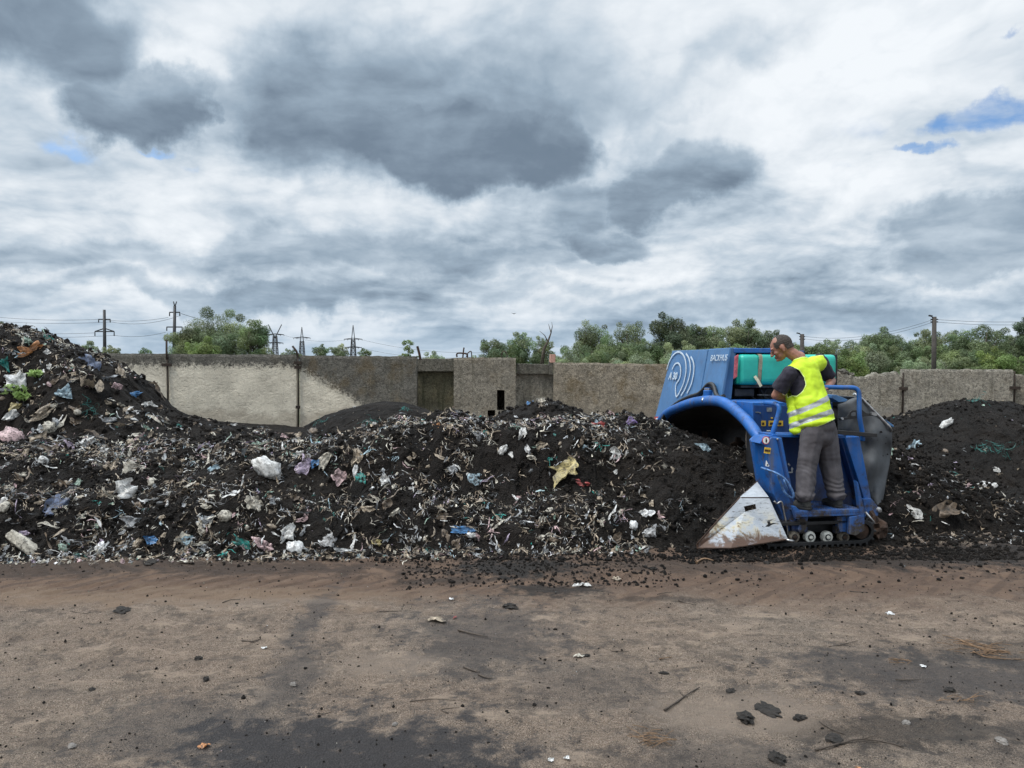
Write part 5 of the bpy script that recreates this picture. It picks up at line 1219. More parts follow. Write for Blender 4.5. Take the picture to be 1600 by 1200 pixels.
def decal(name, px, py, w_, h_, y, mat, parent=MR, rot=0, off=.0):
    c = L(px, py, y - .002); s = Vector(c - (RM @ (Vector((0, 0, CAM_H)) - MO))).length / F_PX
    m_ = MB(); m_.box(c, (w_ * s, .0035, h_ * s), rot=(0, rot, 0)); return m_.build(name, mat, parent)
for i, (px, w_) in enumerate([(1193, 7), (1206, 10), (1219, 9)]):
    d_ = decal('warning_sticker', px, 661.5, w_, 8, YD - .014, M['yellow_pl']); decal('sticker_print', px - .6, 662, w_ * .5, 3.5, YD - .0165, M['rust'], d_)
decal('label_plate', 1202, 640, 8, 6, YD - .014, M['steel']); decal('label_plate', 1183, 644, 5, 1.2, YD - .014, M['steel']); decal('label_plate', 1206, 653, 3, 2, YD - .014, M['yellow_pl']); decal('label_plate', 1201, 673, 6, 1.5, YD - .014, M['white_pl'])
m_ = MB(); m_.lathe([(.008, 0), (.008, -.015)], L(1187, 645, YD - .013), seg=12); m_.build('switch_knob', M['steel'], MR)
# --- arch: fat rolled tube, inner skin and tunnel
P = smooth_path(A3, 5)
low = [L(1198, 712, .05), L(1203, 735, .0), L(1208, 760, -.04)]
P = P[:-1] + smooth_path([A3[-1]] + low, 4)
n_ = len(P); m_ = MB(); m_.tube(P, [.061 * (1 if i < n_ * .72 else max(.25, 1 - (i - n_ * .72) / (n_ * .28) * .75)) for i in range(n_)], 20); m_.build('arch_tube', b_, MR)
m_ = MB(); inner = [(p.y, p.z - .03) for p in smooth_path([A3[0] + Vector((0, 0, -.45))] + A3 + [L(1203, 735, .0), L(1212, 780, -.05)], 3)]
vs = []; fs = []; k = len(inner)
for x in (.03, .10, .9, 1.3):
    for (y, z) in inner: vs.append((x, y if x < .05 else max(y, YD + .08), z))
fs = [(j * k + i, j * k + i + 1, (j + 1) * k + i + 1, (j + 1) * k + i) for j in range(3) for i in range(k - 1)]
m_.add(vs, fs, 0, True); o = m_.build('tunnel_skin', M['steel_dark'], MR); s_ = o.modifiers.new('s', 'SOLIDIFY'); s_.thickness = .03; s_.offset = -1
# front plate between tube and hood (filler)
m_ = MB(); rp = [F0(a, b, .05) for a, b in arch_px[2:12]]
top = [FP(1040, 640, .03), FP(1094, 600, .03), FP(1126, 612, .03), FP(1127, 624, .03)]
m_.prism([F0(1040, 648, .06), F0(1063, 636, .06), F0(1095, 627, .06), F0(1127, 628, .06), F0(1150, 642, .06), FP(1127, 622, .04), FP(1095, 604, .04), FP(1060, 622, .04)], (.05, 0, 0)); m_.build('arch_plate', bd, MR)
# hoses over the arch
m_ = MB(); hp = [(1034, 657), (1043, 643), (1058, 630), (1075, 621), (1090, 616), (1098, 610), (1106, 601), (1112, 600), (1116, 605), (1119, 616), (1124, 621), (1131, 619)]
m_.tube(smooth_path([FP(a, b, -.05) for a, b in hp], 5), .024, 10)
m_.tube(smooth_path([FP(a, b + 3.5, -.035) for a, b in hp], 5), .02, 10); m_.build('hydraulic_hose', M['black'], MR)
c = FP(1107, 617, -.03); m_ = MB(); m_.lathe([(.06, -.05), (.06, .05), (.045, .06), (.045, .085)], c, axis='z', seg=20); m_.build('filler_neck', b_, MR, bevel=.003)
m_ = MB(); m_.lathe([(.05, .062), (.05, .078)], c, axis='z', seg=20); m_.build('hose_clamp', M['steel'], MR)
c = FP(1100, 625, -.10); m_ = MB(); m_.lathe([(.028, -.02), (.034, .0), (.02, .03)], c, axis='z', seg=12); m_.build('work_lamp', M['steel'], MR)
# far leg foot and stickers
m_ = MB(); m_.prism([F0(1022, 660, .01), F0(1036, 662, .01), F0(1034, 720, .01), F0(1022, 720, .01)], (.14, 0, 0)); m_.build('far_leg', b_, MR, bevel=.01)
c = F0(1026.5, 656, -.02) ; m_ = MB(); m_.prism([F0(1023.5, 651, -.0), F0(1029.5, 651, -.0), F0(1028, 661.5, -.0), F0(1022.5, 661.5, -.0)], (-.006, 0, 0)); s0 = m_.build('hand_warning_sticker', M['red_pl'], MR)
m_ = MB(); m_.prism([F0(1025, 653, -.008), F0(1028, 653, -.008), F0(1027, 659.5, -.008), F0(1024, 659.5, -.008)], (-.003, 0, 0)); m_.build('sticker_print', M['white_pl'], s0)
# --- logo lines and lettering on the front panels
fx = Vector((SL, 0, 1)).normalized(); fyv = Vector((0, -1, 0))       # panel axes: up the slope, and to the picture right
def panel_line(name, pts, r_, mat, parent):
    m_ = MB(); P = smooth_path([FP(a, b, -.026) for a, b in pts], 5); vs = []; fs = []
    for i, p in enumerate(P):
        t_ = (P[min(i + 1, len(P) - 1)] - P[max(i - 1, 0)]).normalized(); nn = Vector((-1, 0, SL)).normalized(); s_ = t_.cross(nn).normalized() * r_
        vs += [p - s_, p + s_, p + s_ + nn * .003, p - s_ + nn * .003]
    for i in range(len(P) - 1):
        for a, b in ((0, 1), (1, 2), (2, 3), (3, 0)): fs.append((4 * i + a, 4 * i + b, 4 * i + 4 + b, 4 * i + 4 + a))
    m_.add(vs, fs); return m_.build(name, mat, parent)
s75 = lambda pts: [(1010 + a / 7.5, 530 + b / 7.5) for a, b in pts]
for l_ in ([(240, 355), (262, 280), (300, 205), (345, 160), (385, 150), (425, 175), (452, 230), (465, 310), (462, 400), (440, 500), (405, 590), (352, 672), (343, 545), (385, 470), (402, 400), (400, 330), (385, 290), (360, 280), (330, 300), (302, 355)],
           [(465, 170), (495, 215), (513, 290), (515, 370), (495, 470), (455, 580), (405, 665)], [(520, 205), (545, 250), (558, 320), (552, 410), (525, 530), (475, 635)]):
    panel_line('logo_curve', s75(l_), .0115, M['logo'], pa)
def text(s, size, pos, right, up, mat, parent, depth=.002, name='lettering', bold=0.0, sx=1.0):
    cu = bpy.data.curves.new(name, 'FONT'); cu.body = s; cu.size = size; cu.extrude = depth; cu.offset = bold; cu.align_x = 'LEFT'
    o = bpy.data.objects.new(name, cu); C.objects.link(o); bpy.context.view_layer.update()
    me = bpy.data.meshes.new_from_object(o.evaluated_get(bpy.context.evaluated_depsgraph_get())); bpy.data.objects.remove(o)
    o = bpy.data.objects.new(name, me); C.objects.link(o); me.materials.clear(); me.materials.append(mat)
    r_ = right.normalized(); u = up.normalized(); n = r_.cross(u)
    mt = Matrix((r_ * sx, u, n)).transposed().to_4x4(); mt.translation = pos; o.matrix_local = mt; o.parent = parent
    o.matrix_parent_inverse = Matrix.Identity(4); o.matrix_basis = mt; return o
text('A 30', .135, FP(1044.5, 592.5, -.03), fyv, fx, M['logo'], pa, bold=.004, sx=1.12)
text('BACKHUS', .105, FP(1109.5, 564, -.03), fyv, fx, M['logo'], pb, sx=.98)
# --- near leg
m_ = MB(); rprism(m_, [(1196, 692), (1206, 683), (1222, 684), (1231, 730), (1243, 786), (1246, 836), (1241, 850), (1233, 848), (1222, 806), (1209, 772), (1203, 735)], -.12, .34); m_.build('near_leg', b_, MR, bevel=.008)
m_ = MB(); rprism(m_, [(1214, 686), (1217, 686), (1242, 800), (1239, 800)], -.128, .012); m_.build('leg_seam', bd, MR, bevel=.002)
m_ = MB(); rprism(m_, [(1187, 693), (1194, 682), (1208, 681), (1201, 698)], -.10, .2); m_.build('gusset', b_, MR, bevel=.004)
def sticker_round():
    c = L(1196.5, 688, -.125); m_ = MB(); m_.lathe([(.038, 0), (.038, -.004)], c, seg=24); r0 = m_.build('hand_warning_sticker', M['red_pl'], MR)
    m_ = MB(); m_.lathe([(.031, -.0042), (.031, -.006)], c, seg=24); m_.build('sticker_print', M['white_pl'], r0)
    m_ = MB(); m_.box(c + Vector((.002, -.0072, -.006)), (.014, .002, .026)); m_.box(c + Vector((.0, -.0072, .012)), (.008, .002, .016)); m_.build('hand_symbol', M['black'], r0)
sticker_round()
d_ = decal('warning_sticker', 1199, 704, 10, 9, -.124, M['yellow_pl'], rot=R(8)); decal('sticker_print', 1198, 704, 6, 3.2, -.127, M['rust'], d_, rot=R(8)); decal('sticker_print', 1202.4, 704.5, 2, 3, -.127, M['rust'], d_, rot=R(8))
m_ = MB(); rprism(m_, [(1197, 719), (1202, 728), (1200, 729.5), (1195.8, 728)], -.124, -.003); r0 = m_.build('warning_sticker', M['white_pl'], MR); decal('sticker_print', 1199.4, 726.5, 1.8, 2.2, -.128, M['black'], r0)
m_ = MB(); m_.lathe([(.009, 0), (.009, -.012), (.004, -.014)], L(1214, 686, -.125), seg=8); m_.build('bolt', M['steel'], MR)
# --- bulkhead behind the man, floor frame
m_ = MB(); rprism(m_, [(1222, 683), (1318, 684), (1347, 797), (1240, 797)], .26, .05); m_.build('bulkhead', bd, MR, bevel=.005)
m_ = MB(); rprism(m_, [(1208, 678.5), (1322, 680.5), (1322, 684.5), (1208, 683)], -.02, .30); m_.build('bulkhead_rim', b_, MR, bevel=.004)
s7 = lambda pts: [(1140 + a / 7.5, 640 + b / 7.5) for a, b in pts]
m_ = MB()
rprism(m_, s7([(683, 728), (722, 728), (722, 700), (714, 700), (730, 672), (748, 700), (738, 700), (738, 742), (683, 742)]), .257, -.003)
rprism(m_, s7([(678, 640), (690, 624), (712, 652), (698, 662), (696, 650), (684, 650)]), .257, -.003); m_.build('arrow_symbols', M['white_pl'], MR)
# right channel post with foot and pin
m_ = MB(); rprism(m_, [(1320, 683), (1343, 682), (1361.5, 780), (1350.5, 780)], .10, .14); m_.build('channel_post', b_, MR, bevel=.006)
m_ = MB(); rprism(m_, [(1313, 684), (1321, 683), (1351, 782), (1344, 790)], .16, .08); m_.build('channel_web', bd, MR, bevel=.004)
m_ = MB(); rprism(m_, [(1349, 780), (1362, 779), (1371, 790), (1373, 806), (1352, 808)], .06, .22); m_.build('post_foot', b_, MR, bevel=.006)
m_ = MB(); m_.lathe([(.028, .05), (.030, .0), (.022, -.02), (.012, -.022)], L(1373, 797, .06), seg=14); m_.build('hinge_pin', M['steel'], MR)
# platform
pl = L(1244, 798, -.24); pr = L(1345, 799, -.24)
m_ = MB(); m_.box(((pl.x + pr.x) / 2, .0, pl.z - .008), (pr.x - pl.x, .5, .016)); o = m_.build('platform', b_, MR, bevel=.003)
m_ = MB()
for i in range(26):
    for j in range(12):
        x = pl.x + .02 + (pr.x - pl.x - .04) * (i + .5) / 26; y = -.23 + .46 * (j + .5) / 12
        m_.box((x, y, pl.z + .0015), (.018, .004, .003), rot=(0, 0, R(45) if (i + j) % 2 else R(-45)))
m_.build('tread_pattern', bd, o)
m_ = MB(); m_.box(((pl.x + pr.x) / 2, -.247, pl.z - .030), (pr.x - pl.x + .02, .012, .055)); m_.build('platform_lip', b_, o, bevel=.003)
m_ = MB()
for i in range(24): m_.lathe([(.006, 0), (.006, -.003)], (pl.x + .04 + (pr.x - pl.x - .08) * i / 23, -.2535, pl.z - .028), seg=8)
m_.build('lip_holes', bd, o)
m_ = MB(); rprism(m_, [(1238, 791), (1243, 791), (1251, 799), (1249, 811), (1244, 811)], -.25, .04); m_.build('platform_bracket', b_, MR, bevel=.003)
m_ = MB(); rprism(m_, [(1338, 751), (1341, 754), (1351, 797), (1351, 829), (1337, 837), (1328, 835), (1328, 808), (1345, 805)], -.262, .05); m_.build('side_bracket', b_, MR, bevel=.004)
for pts in ([(1252, 807), (1263, 807), (1260, 829), (1250, 832), (1247, 828)], [(1307, 807), (1322, 807), (1330, 831), (1312, 831)]):
    m_ = MB(); rprism(m_, pts, -.20, .06); m_.build('underframe_bracket', b_, MR, bevel=.004)
m_ = MB(); rprism(m_, [(1236, 812), (1262, 824), (1262, 833), (1238, 835)], -.16, .06); rprism(m_, [(1306, 822), (1330, 822), (1330, 834), (1306, 834)], -.16, .06); m_.build('underframe', bd, MR, bevel=.004)
m_ = MB(); rprism(m_, [(1246, 806), (1350, 806), (1355, 832), (1246, 832)], -.05, .3); m_.build('track_frame', M['steel_dark'], MR, bevel=.004)
# track
def track():
    YT = -.20; wd = .24
    for px in (1242, 1267, 1294, 1320):
        c = L(px, 839.5, YT + .02); bright = px in (1267, 1294)
        m_ = MB(); m_.lathe([(.032, .0), (.05, .004), (.054, .012), (.054, .05), (.05, .055)], c, seg=28); r0 = m_.build('roller', M['roller'] if bright else simple('muddy_roller', (.13, .11, .085), .8, 0, .5, 30, .4), MR)
        m_ = MB(); m_.lathe([(.030, -.002), (.030, .01)], c, seg=20); m_.build('roller_recess', M['steel_dark'], r0)
        m_ = MB(); m_.lathe([(.006, -.016), (.018, -.012), (.02, .01)], c, seg=14); m_.build('hub', M['roller'] if bright else M['rust'], r0)
    xa, xb = L(1190, 852, YT).x, L(1366, 852, YT).x; zt, zl = .235, .012; m_ = MB(); path = []
    r_ = (zt - zl) / 2
    for i in range(9): a = math.pi / 2 + math.pi * i / 8; path.append((xa + r_ + math.cos(a) * r_, zl + r_ + math.sin(a) * r_))
    for i in range(9): a = -math.pi / 2 + math.pi * i / 8; path.append((xb - r_ + math.cos(a) * r_, zl + r_ + math.sin(a) * r_))
    n = len(path); vs = []
    cx = (xa + xb) / 2; cz = zl + r_
    for (x, z) in path: vs += [(x, YT, z), (x, YT + wd, z)]
    for (x, z) in path:
        kx = x + (.03 if x < cx else -.03) * (abs(x - cx) > (xb - xa) / 2 - r_); kz = z + (.03 if z < cz else -.03) * min(1, abs(z - cz) / r_)
        vs += [(kx, YT, kz), (kx, YT + wd, kz)]
    fs = []
    for i in range(n):
        j = (i + 1) % n; fs += [(2 * i, 2 * i + 1, 2 * j + 1, 2 * j), (2 * n + 2 * i, 2 * n + 2 * j, 2 * n + 2 * j + 1, 2 * n + 2 * i + 1), (2 * i, 2 * j, 2 * n + 2 * j, 2 * n + 2 * i), (2 * i + 1, 2 * n + 2 * i + 1, 2 * n + 2 * j + 1, 2 * j + 1)]
    m_.add(vs, fs)
    per = xb - xa - 2 * r_
    for k in range(16): m_.box((xa + r_ + per * (k + .5) / 16, YT + wd / 2, zl - .012), (.022, wd, .026)); 
    for k in range(5):
        for cxx, s0 in ((xa + r_, math.pi / 2), (xb - r_, -math.pi / 2)):
            a = s0 + math.pi * (k + .5) / 5; m_.box((cxx + math.cos(a) * (r_ + .01), YT + wd / 2, zl + r_ + math.sin(a) * (r_ + .01)), (.026, wd, .022), rot=(0, -a, 0))
    m_.build('track', M['black'], MR, bevel=.003)
    m_ = MB()
    for cxx, k in ((xb - r_ - .005, .075),): m_.lathe([(k * .4, .0), (k, .006), (k, .2)], (cxx, YT + .015, zl + r_), seg=24)
    m_.build('idler_wheel', M['rust'], MR, bevel=.003); m_ = MB(); m_.lathe([(.03, .0), (.075, .006), (.075, .2)], (xa + r_ + .005, YT + .015, zl + r_), seg=24); m_.build('idler_wheel', M['rust'], MR, bevel=.003)
track()
# muddy end wheel and rod behind
m_ = MB(); m_.tube([L(1352, 800, -.05), L(1362, 812, -.05), L(1373, 826, -.05)], .012, 8); m_.tube([L(1354, 804, -.03), L(1366, 820, -.03), L(1376, 832, -.03)], .014, 8); m_.build('tension_rod', M['steel'], MR)
v, f = ball(np.random.RandomState(8), .20, .22, .24, .5); cc = L(1366, 836, .02); o = meshobj('mud_cake', v + np.array(cc), f, M['rust'], MR)
# --- white blade
def blade_mat():
    m_, t, b = material('scraped_white_blade')
    Pn = t.new('ShaderNodeNewGeometry').outputs['Position']; z = t.sep(Pn)[2]
    n = t.noise(Pn, 7, 8, .7, .5); n2 = t.noise(t.v('MULTIPLY', Pn, (1, 1, 5)), 14, 7, .75)
    base = t.mix(t.ss(n, .3, .7), (.30, .33, .37), (.44, .47, .50))
    base = t.mix(t.m('MULTIPLY', t.ss(n, .45, .6), t.ss(z, .38, .15)), base, (.52, .44, .24))
    d = t.m('ADD', t.m('SUBTRACT', .20, z), t.m('MULTIPLY', t.m('SUBTRACT', n, .5), .75))
    col = t.mix(t.ss(d, .0, .12), base, (.085, .045, .028))
    col = t.mix(t.m('MULTIPLY', t.ss(n2, .54, .66), t.ss(z, .62, .35)), col, (.04, .032, .028))
    t.put(b.inputs['Base Color'], col); b.inputs['Roughness'].default_value = .55; bump(t, b, n2, .4, .01); return m_
bm_ = blade_mat()
def blade():
    BL, BL2, BM, BR = L(1088.5, 850, -.20), L(1089, 857, -.20), L(1142, 856.5, -.30), L(1231, 843, -.26)
    FL_, FR_ = L(1156, 777.5, -.06), L(1201, 777.5, -.10); AP = L(1182.5, 753, .06)
    hole = [L(1162, 791.5, -.10), L(1180, 787.5, -.11), L(1182, 795, -.125), L(1164, 799.5, -.115)]
    V = [BL, FL_, FR_, BR, BM, BL2] + hole + [AP]
    fs = [(0, 1, 6), (0, 6, 9), (0, 9, 5), (5, 9, 4), (1, 2, 7, 6), (2, 8, 7), (2, 3, 8), (3, 9, 8), (3, 4, 9)]
    m_ = MB(); m_.add(V, fs); m_.add([FL_ + Vector((0, .0, .002)), FR_ + Vector((0, 0, .002)), AP], [(0, 1, 2)])
    o = m_.build('side_blade', bm_, MR); s_ = o.modifiers.new('s', 'SOLIDIFY'); s_.thickness = .012; s_.offset = 0
    m_ = MB(); m_.tube([BL + Vector((-.0, -.006, 0)), (BL + FL_) / 2 + Vector((0, -.004, .01)), FL_, AP], .008, 6); m_.tube([BL2, BM, BR], .008, 6); m_.build('blade_rim', M['rust'], o)
    m_ = MB(); m_.prism([AP, FR_, BR, BR + Vector((.04, .22, 0)), AP + Vector((.08, .12, -.05))], (-.006, .006, 0)); m_.build('blade_return', M['rust'], o)
    m_ = MB(); m_.tube([FL_ + Vector((.01, -.008, 0)), FR_ + Vector((0, -.008, 0))], .004, 5); m_.build('fold_seam', M['rust'], o)
    m_ = MB(); m_.tube([BR + Vector((-.02, -.01, .0)), BR + Vector((.03, -.02, -.01)), L(1240, 846, -.24)], .013, 8); m_.build('blade_hinge', M['steel'], o)
blade()
m_ = MB(); m_.tube(smooth_path([L(a, b, -.14) for a, b in ((1210, 783), (1214, 787), (1221, 784), (1225, 800), (1230, 826), (1231, 838))], 4), .009, 8); m_.build('chain_guard', M['steel'], MR)
# steps
m_ = MB(); m_.tube(smooth_path([L(1190, 731, -.02), L(1202, 735, -.16), L(1214, 740, -.22), L(1227, 749, -.22), L(1236, 763, -.22), L(1240, 774, -.22), L(1237, 778, -.20), L(1226, 769, -.2), L(1219, 752, -.2), L(1215, 743, -.2)], 5), .011, 10); m_.tube([L(1224, 748, -.22), L(1232, 769, -.20)], .009, 8); m_.build('step_rail', simple('worn_blue_steel', (.10, .20, .40), .4, .3, .6, 18, .2), MR)
# --- hand rails
m_ = MB(); m_.tube(smooth_path([L(1206, 683, .06), L(1210, 668, .05), L(1216, 648, .05), L(1217.5, 638, .05), L(1215, 632.5, .08), L(1207, 630.5, .20), L(1196, 629.5, .40)], 6), .023, 14); m_.build('hand_rail', b_, MR)
m_ = MB(); m_.tube(smooth_path([L(1348, 688, .02), L(1347, 674, .0), L(1343, 650, -.02), L(1342.5, 622, -.02), L(1341, 611, -.02), L(1334, 606, -.01), L(1318, 605.5, .0), L(1292, 605, .05), L(1282, 607, .10), L(1278, 625, .2), L(1278, 660, .24)], 6), .022, 14); m_.build('hand_rail', b_, MR)
m_ = MB(); rprism(m_, [(1300, 671.5), (1326, 673.5), (1371, 677.5), (1371, 683), (1326, 680.5), (1300, 678)], -.06, .05); m_.build('arm_bar', M['black'], MR, bevel=.003)
# --- curtain of tarpaulin with its frame
YC = .40
def curtain():
    rows = [(621, 1338, 1346), (632, 1309, 1356), (645, 1309, 1368), (656, 1309, 1380), (668, 1309, 1391.5), (678, 1312, 1393), (690, 1330, 1393), (704, 1338, 1392), (725, 1342, 1389), (752, 1348, 1384), (775, 1357, 1380), (793, 1370, 1377)]
    n = 22; R_ = []; V = []; fs = []
    for k in range(len(rows) - 1):
        (y0, a0, b0), (y1, a1, b1) = rows[k], rows[k + 1]
        for j in range(3): f = j / 3; R_.append((y0 + (y1 - y0) * f, a0 + (a1 - a0) * f, b0 + (b1 - b0) * f))
    R_.append(rows[-1])
    for (py, a, b) in R_:
        for i in range(n + 1):
            u = i / n; px = a + (b - a) * u
            d = .035 * math.sin(px * .16 + py * .045 + math.sin(py * .05) * 1.2) * sst(py, 640, 700) + .05 * float(fbm(px * .045, py * .03, 14, 3)) + .03 * math.sin((py - px * .5) * .11) * float(sst(py, 660, 690) * sst(py, 760, 720))
            V.append(L(px, py, YC + d - .06 * math.sin(math.pi * u)))
    m = n + 1
    fs = [(j * m + i, j * m + i + 1, (j + 1) * m + i + 1, (j + 1) * m + i) for j in range(len(R_) - 1) for i in range(n)]
    # back of the curtain runs across the rear of the machine
    base = len(V); w_ = 20
    for j, (py, a, b) in enumerate(R_):
        p = V[j * m + n]
        for i in range(1, w_ + 1):
            q_ = i / w_; V.append(Vector((p.x + .05 * math.sin(q_ * 22 + j * .1) * (j / len(R_)), p.y + q_ * 2.5, p.z)))
    for j in range(len(R_) - 1):
        for i in range(w_):
            a = j * m + n if i == 0 else base + j * w_ + i - 1; b = (j + 1) * m + n if i == 0 else base + (j + 1) * w_ + i - 1
            fs.append((a, base + j * w_ + i, base + (j + 1) * w_ + i, b))
    o = meshobj('rear_curtain', V, fs, M['tarp'], MR, smooth=True); s_ = o.modifiers.new('s', 'SOLIDIFY'); s_.thickness = .006
    m_ = MB(); m_.tube([L(1334, 615, YC - .03), L(1347, 623, YC - .03), L(1368, 645, YC - .03), L(1390, 667, YC - .03), L(1393, 674, YC - .03)], .014, 10); m_.build('curtain_frame', M['steel'], MR)
    m_ = MB(); rprism(m_, [(1300, 617), (1307, 617), (1325, 624.5), (1322, 627.5), (1311, 628.5), (1300, 622)], YC - .02, .5); m_.build('rear_hood_edge', bl, MR, bevel=.004)
    m_ = MB(); m_.prism([L(1383, 655, YC + .05), L(1396, 664, YC + .05), L(1397, 668, YC + .05), L(1390, 664, YC + .05)], (0, 2.2, 0)); m_.build('rear_arm', bl, MR, bevel=.003)
    S = lambda pts: [(1280 + a / 6.667, 580 + b / 6.667) for a, b in pts]
    m_ = MB(); out = S([(205, 485), (290, 480), (318, 425), (345, 408), (450, 402), (490, 435), (590, 438), (600, 452), (560, 462), (450, 475), (330, 500), (215, 512)]); rprism(m_, out, YC - .135, .02)
    o2 = m_.build('carry_handle', M['black'], MR, bevel=.003)
    m_ = MB(); hole = S([(335, 440), (350, 428), (380, 426), (382, 462), (345, 470), (333, 462)]); rprism(m_, hole, YC - .138, .0025); m_.build('handle_slot', M['tarp'], o2)
    m_ = MB(); m_.box(L(1365, 646.5, YC - .14), (.055, .03, .03), rot=(0, R(15), 0)); m_.lathe([(.012, 0), (.012, -.02)], L(1315, 654, YC - .14), seg=10); m_.build('handle_bolts', M['steel'], o2)
curtain()
# rotor inside the tunnel
m_ = MB(); m_.tube([(.62, YD + .2, .45), (.62, 3.0, .45)], .17, 18)
for k in range(26):
    a = k * 1.9; y = YD + .25 + k * .09; c_ = Vector((math.cos(a), 0, math.sin(a))); m_.box(Vector((.62, y, .45)) + c_ * .26, (.20, .05, .06), rot=(0, -a, 0))
m_.build('rotor', M['rust'], MR)
# ================================================================== THE MAN
def hull_prim(m_, a, ra, b=None, rb=None):
    """tapered capsule as a convex hull"""
    bm = bmesh.new(); bmesh.ops.create_icosphere(bm, subdivisions=2, radius=ra)
    for v in bm.verts: v.co += Vector(a)
    if b is not None:
        n0 = len(bm.verts); bmesh.ops.create_icosphere(bm, subdivisions=2, radius=rb); bm.verts.ensure_lookup_table()
        for v in bm.verts[n0:]: v.co += Vector(b)
        r = bmesh.ops.convex_hull(bm, input=bm.verts); dead = [g for g in r['geom_interior'] if isinstance(g, bmesh.types.BMVert)]
        bmesh.ops.delete(bm, geom=dead, context='VERTS')
    bmesh.ops.recalc_face_normals(bm, faces=bm.faces); bm.verts.index_update()
    m_.add([v.co.copy() for v in bm.verts], [[v.index for v in f.verts] for f in bm.faces]); bm.free()
def ell(m_, c, rad, rot=None):
    bm = bmesh.new(); bmesh.ops.create_icosphere(bm, subdivisions=3, radius=1); rot = rot or Matrix.Identity(3)
    m_.add([Vector(c) + rot @ Vector((v.co.x * rad[0], v.co.y * rad[1], v.co.z * rad[2])) for v in bm.verts], [[v.index for v in f.verts] for f in bm.faces]); bm.free()
def skinned(name, m_, vox, mat, parent, smooth=4, disp=None, delete=None, solid=0, matfun=None, mats=None, fac=.5):
    o = meshobj('tmp', m_.v, m_.f, mat); r = o.modifiers.new('r', 'REMESH'); r.mode = 'VOXEL'; r.voxel_size = vox
    s = o.modifiers.new('s', 'SMOOTH'); s.factor = fac; s.iterations = smooth
    bpy.context.view_layer.update(); me = bpy.data.meshes.new_from_object(o.evaluated_get(bpy.context.evaluated_depsgraph_get())); me.name = name
    bpy.data.objects.remove(o); o = bpy.data.objects.new(name, me); C.objects.link(o); o.parent = parent
    me.materials.clear()
    for q in (mats or [mat]): me.materials.append(q)
    if disp:
        for v in me.vertices: v.co = v.co + v.normal * disp(v.co, v.normal)
    bm = bmesh.new(); bm.from_mesh(me)
    if delete:
        bmesh.ops.delete(bm, geom=[v for v in bm.verts if delete(v.co, v.normal)], context='VERTS')
        for _ in range(3):
            bnd = [v for v in bm.verts if v.is_boundary]; new = {}
            for v in bnd:
                nb = [e.other_vert(v).co for e in v.link_edges if e.is_boundary]
                if len(nb) == 2: new[v] = (v.co * 2 + nb[0] + nb[1]) / 4
            for v, c_ in new.items(): v.co = c_
    if matfun:
        for f in bm.faces: f.material_index = matfun(f)
    for f in bm.faces: f.smooth = True
    bm.to_mesh(me); bm.free()
    if solid: s = o.modifiers.new('solid', 'SOLIDIFY'); s.thickness = solid; s.offset = 1
    return o
M['skin'] = simple('skin', (.27, .125, .085), .5, 0, .18, 30, .12, .003)
M['hair'] = simple('short_grey_hair', (.045, .036, .030), .9, 0, .6, 140, .8, .006)
M['shirt'] = simple('dark_navy_shirt', (.022, .020, .032), .9, 0, .25, 12, .3)
M['trousers'] = simple('grey_trousers', (.072, .066, .072), .92, 0, .15, 10, .35)
M['shoe'] = simple('dark_shoe', (.030, .030, .028), .8, 0, .3, 20, .3)
M['vest'] = simple('yellow_green_vest', (.46, .64, .014), .7, 0, .05, 9, .3, .008)
M['vest_edge'] = simple('pale_vest_piping', (.62, .78, .25), .6, 0, .08, 10, 0)
M['reflect'] = simple('grey_reflective_tape', (.34, .355, .36), .35, .3, .12, 25, .1)
YB = 7.22
PZ = (MR.matrix_world if False else Matrix.Translation(MO)) and pl.z     # platform height
man = empty('person', (2.88, 7.24, PZ)); tag(man, 'man in a yellow-green safety vest and grey trousers leaning on the machine from its platform', 'person')
Mi = Matrix.Translation(-Vector((2.88, 7.24, PZ)))
def Q(px, py, Y): return Mi @ W(px, py, Y)
hip = Q(1279, 668, 7.26); waist = Q(1271, 640, 7.30); chest = Q(1257, 597, 7.40); neck = Q(1249, 558, 7.47)
shL = Q(1234, 583, 7.30); shR = Q(1281, 565, 7.58)
elL = Q(1212, 618, 7.40); haL = Q(1235, 627, 7.58)
elR = Q(1299, 595, 7.70); haR = Q(1293, 606, 7.46)
kL, aL, tL = Q(1257, 733, 7.13), Q(1257, 779, 7.14), Vector((0, 0, 0))
kR, aR = Q(1299, 731, 7.26), Q(1307, 779, 7.26)
hL = hip + Vector((-.075, -.055, -.04)); hR = hip + Vector((.085, .055, -.04))
kL = hL.lerp(aL, .5) + Vector((-.01, .02, 0)); kR = hR.lerp(aR, .5) + Vector((.0, .02, 0))
ax = (neck - hip).normalized(); lat = (shR - shL).normalized(); lat = (lat - ax * lat.dot(ax)).normalized(); frt = ax.cross(lat)      # torso frame
if frt.y < 0: frt = -frt
Rt = Matrix((lat, frt, ax)).transposed()
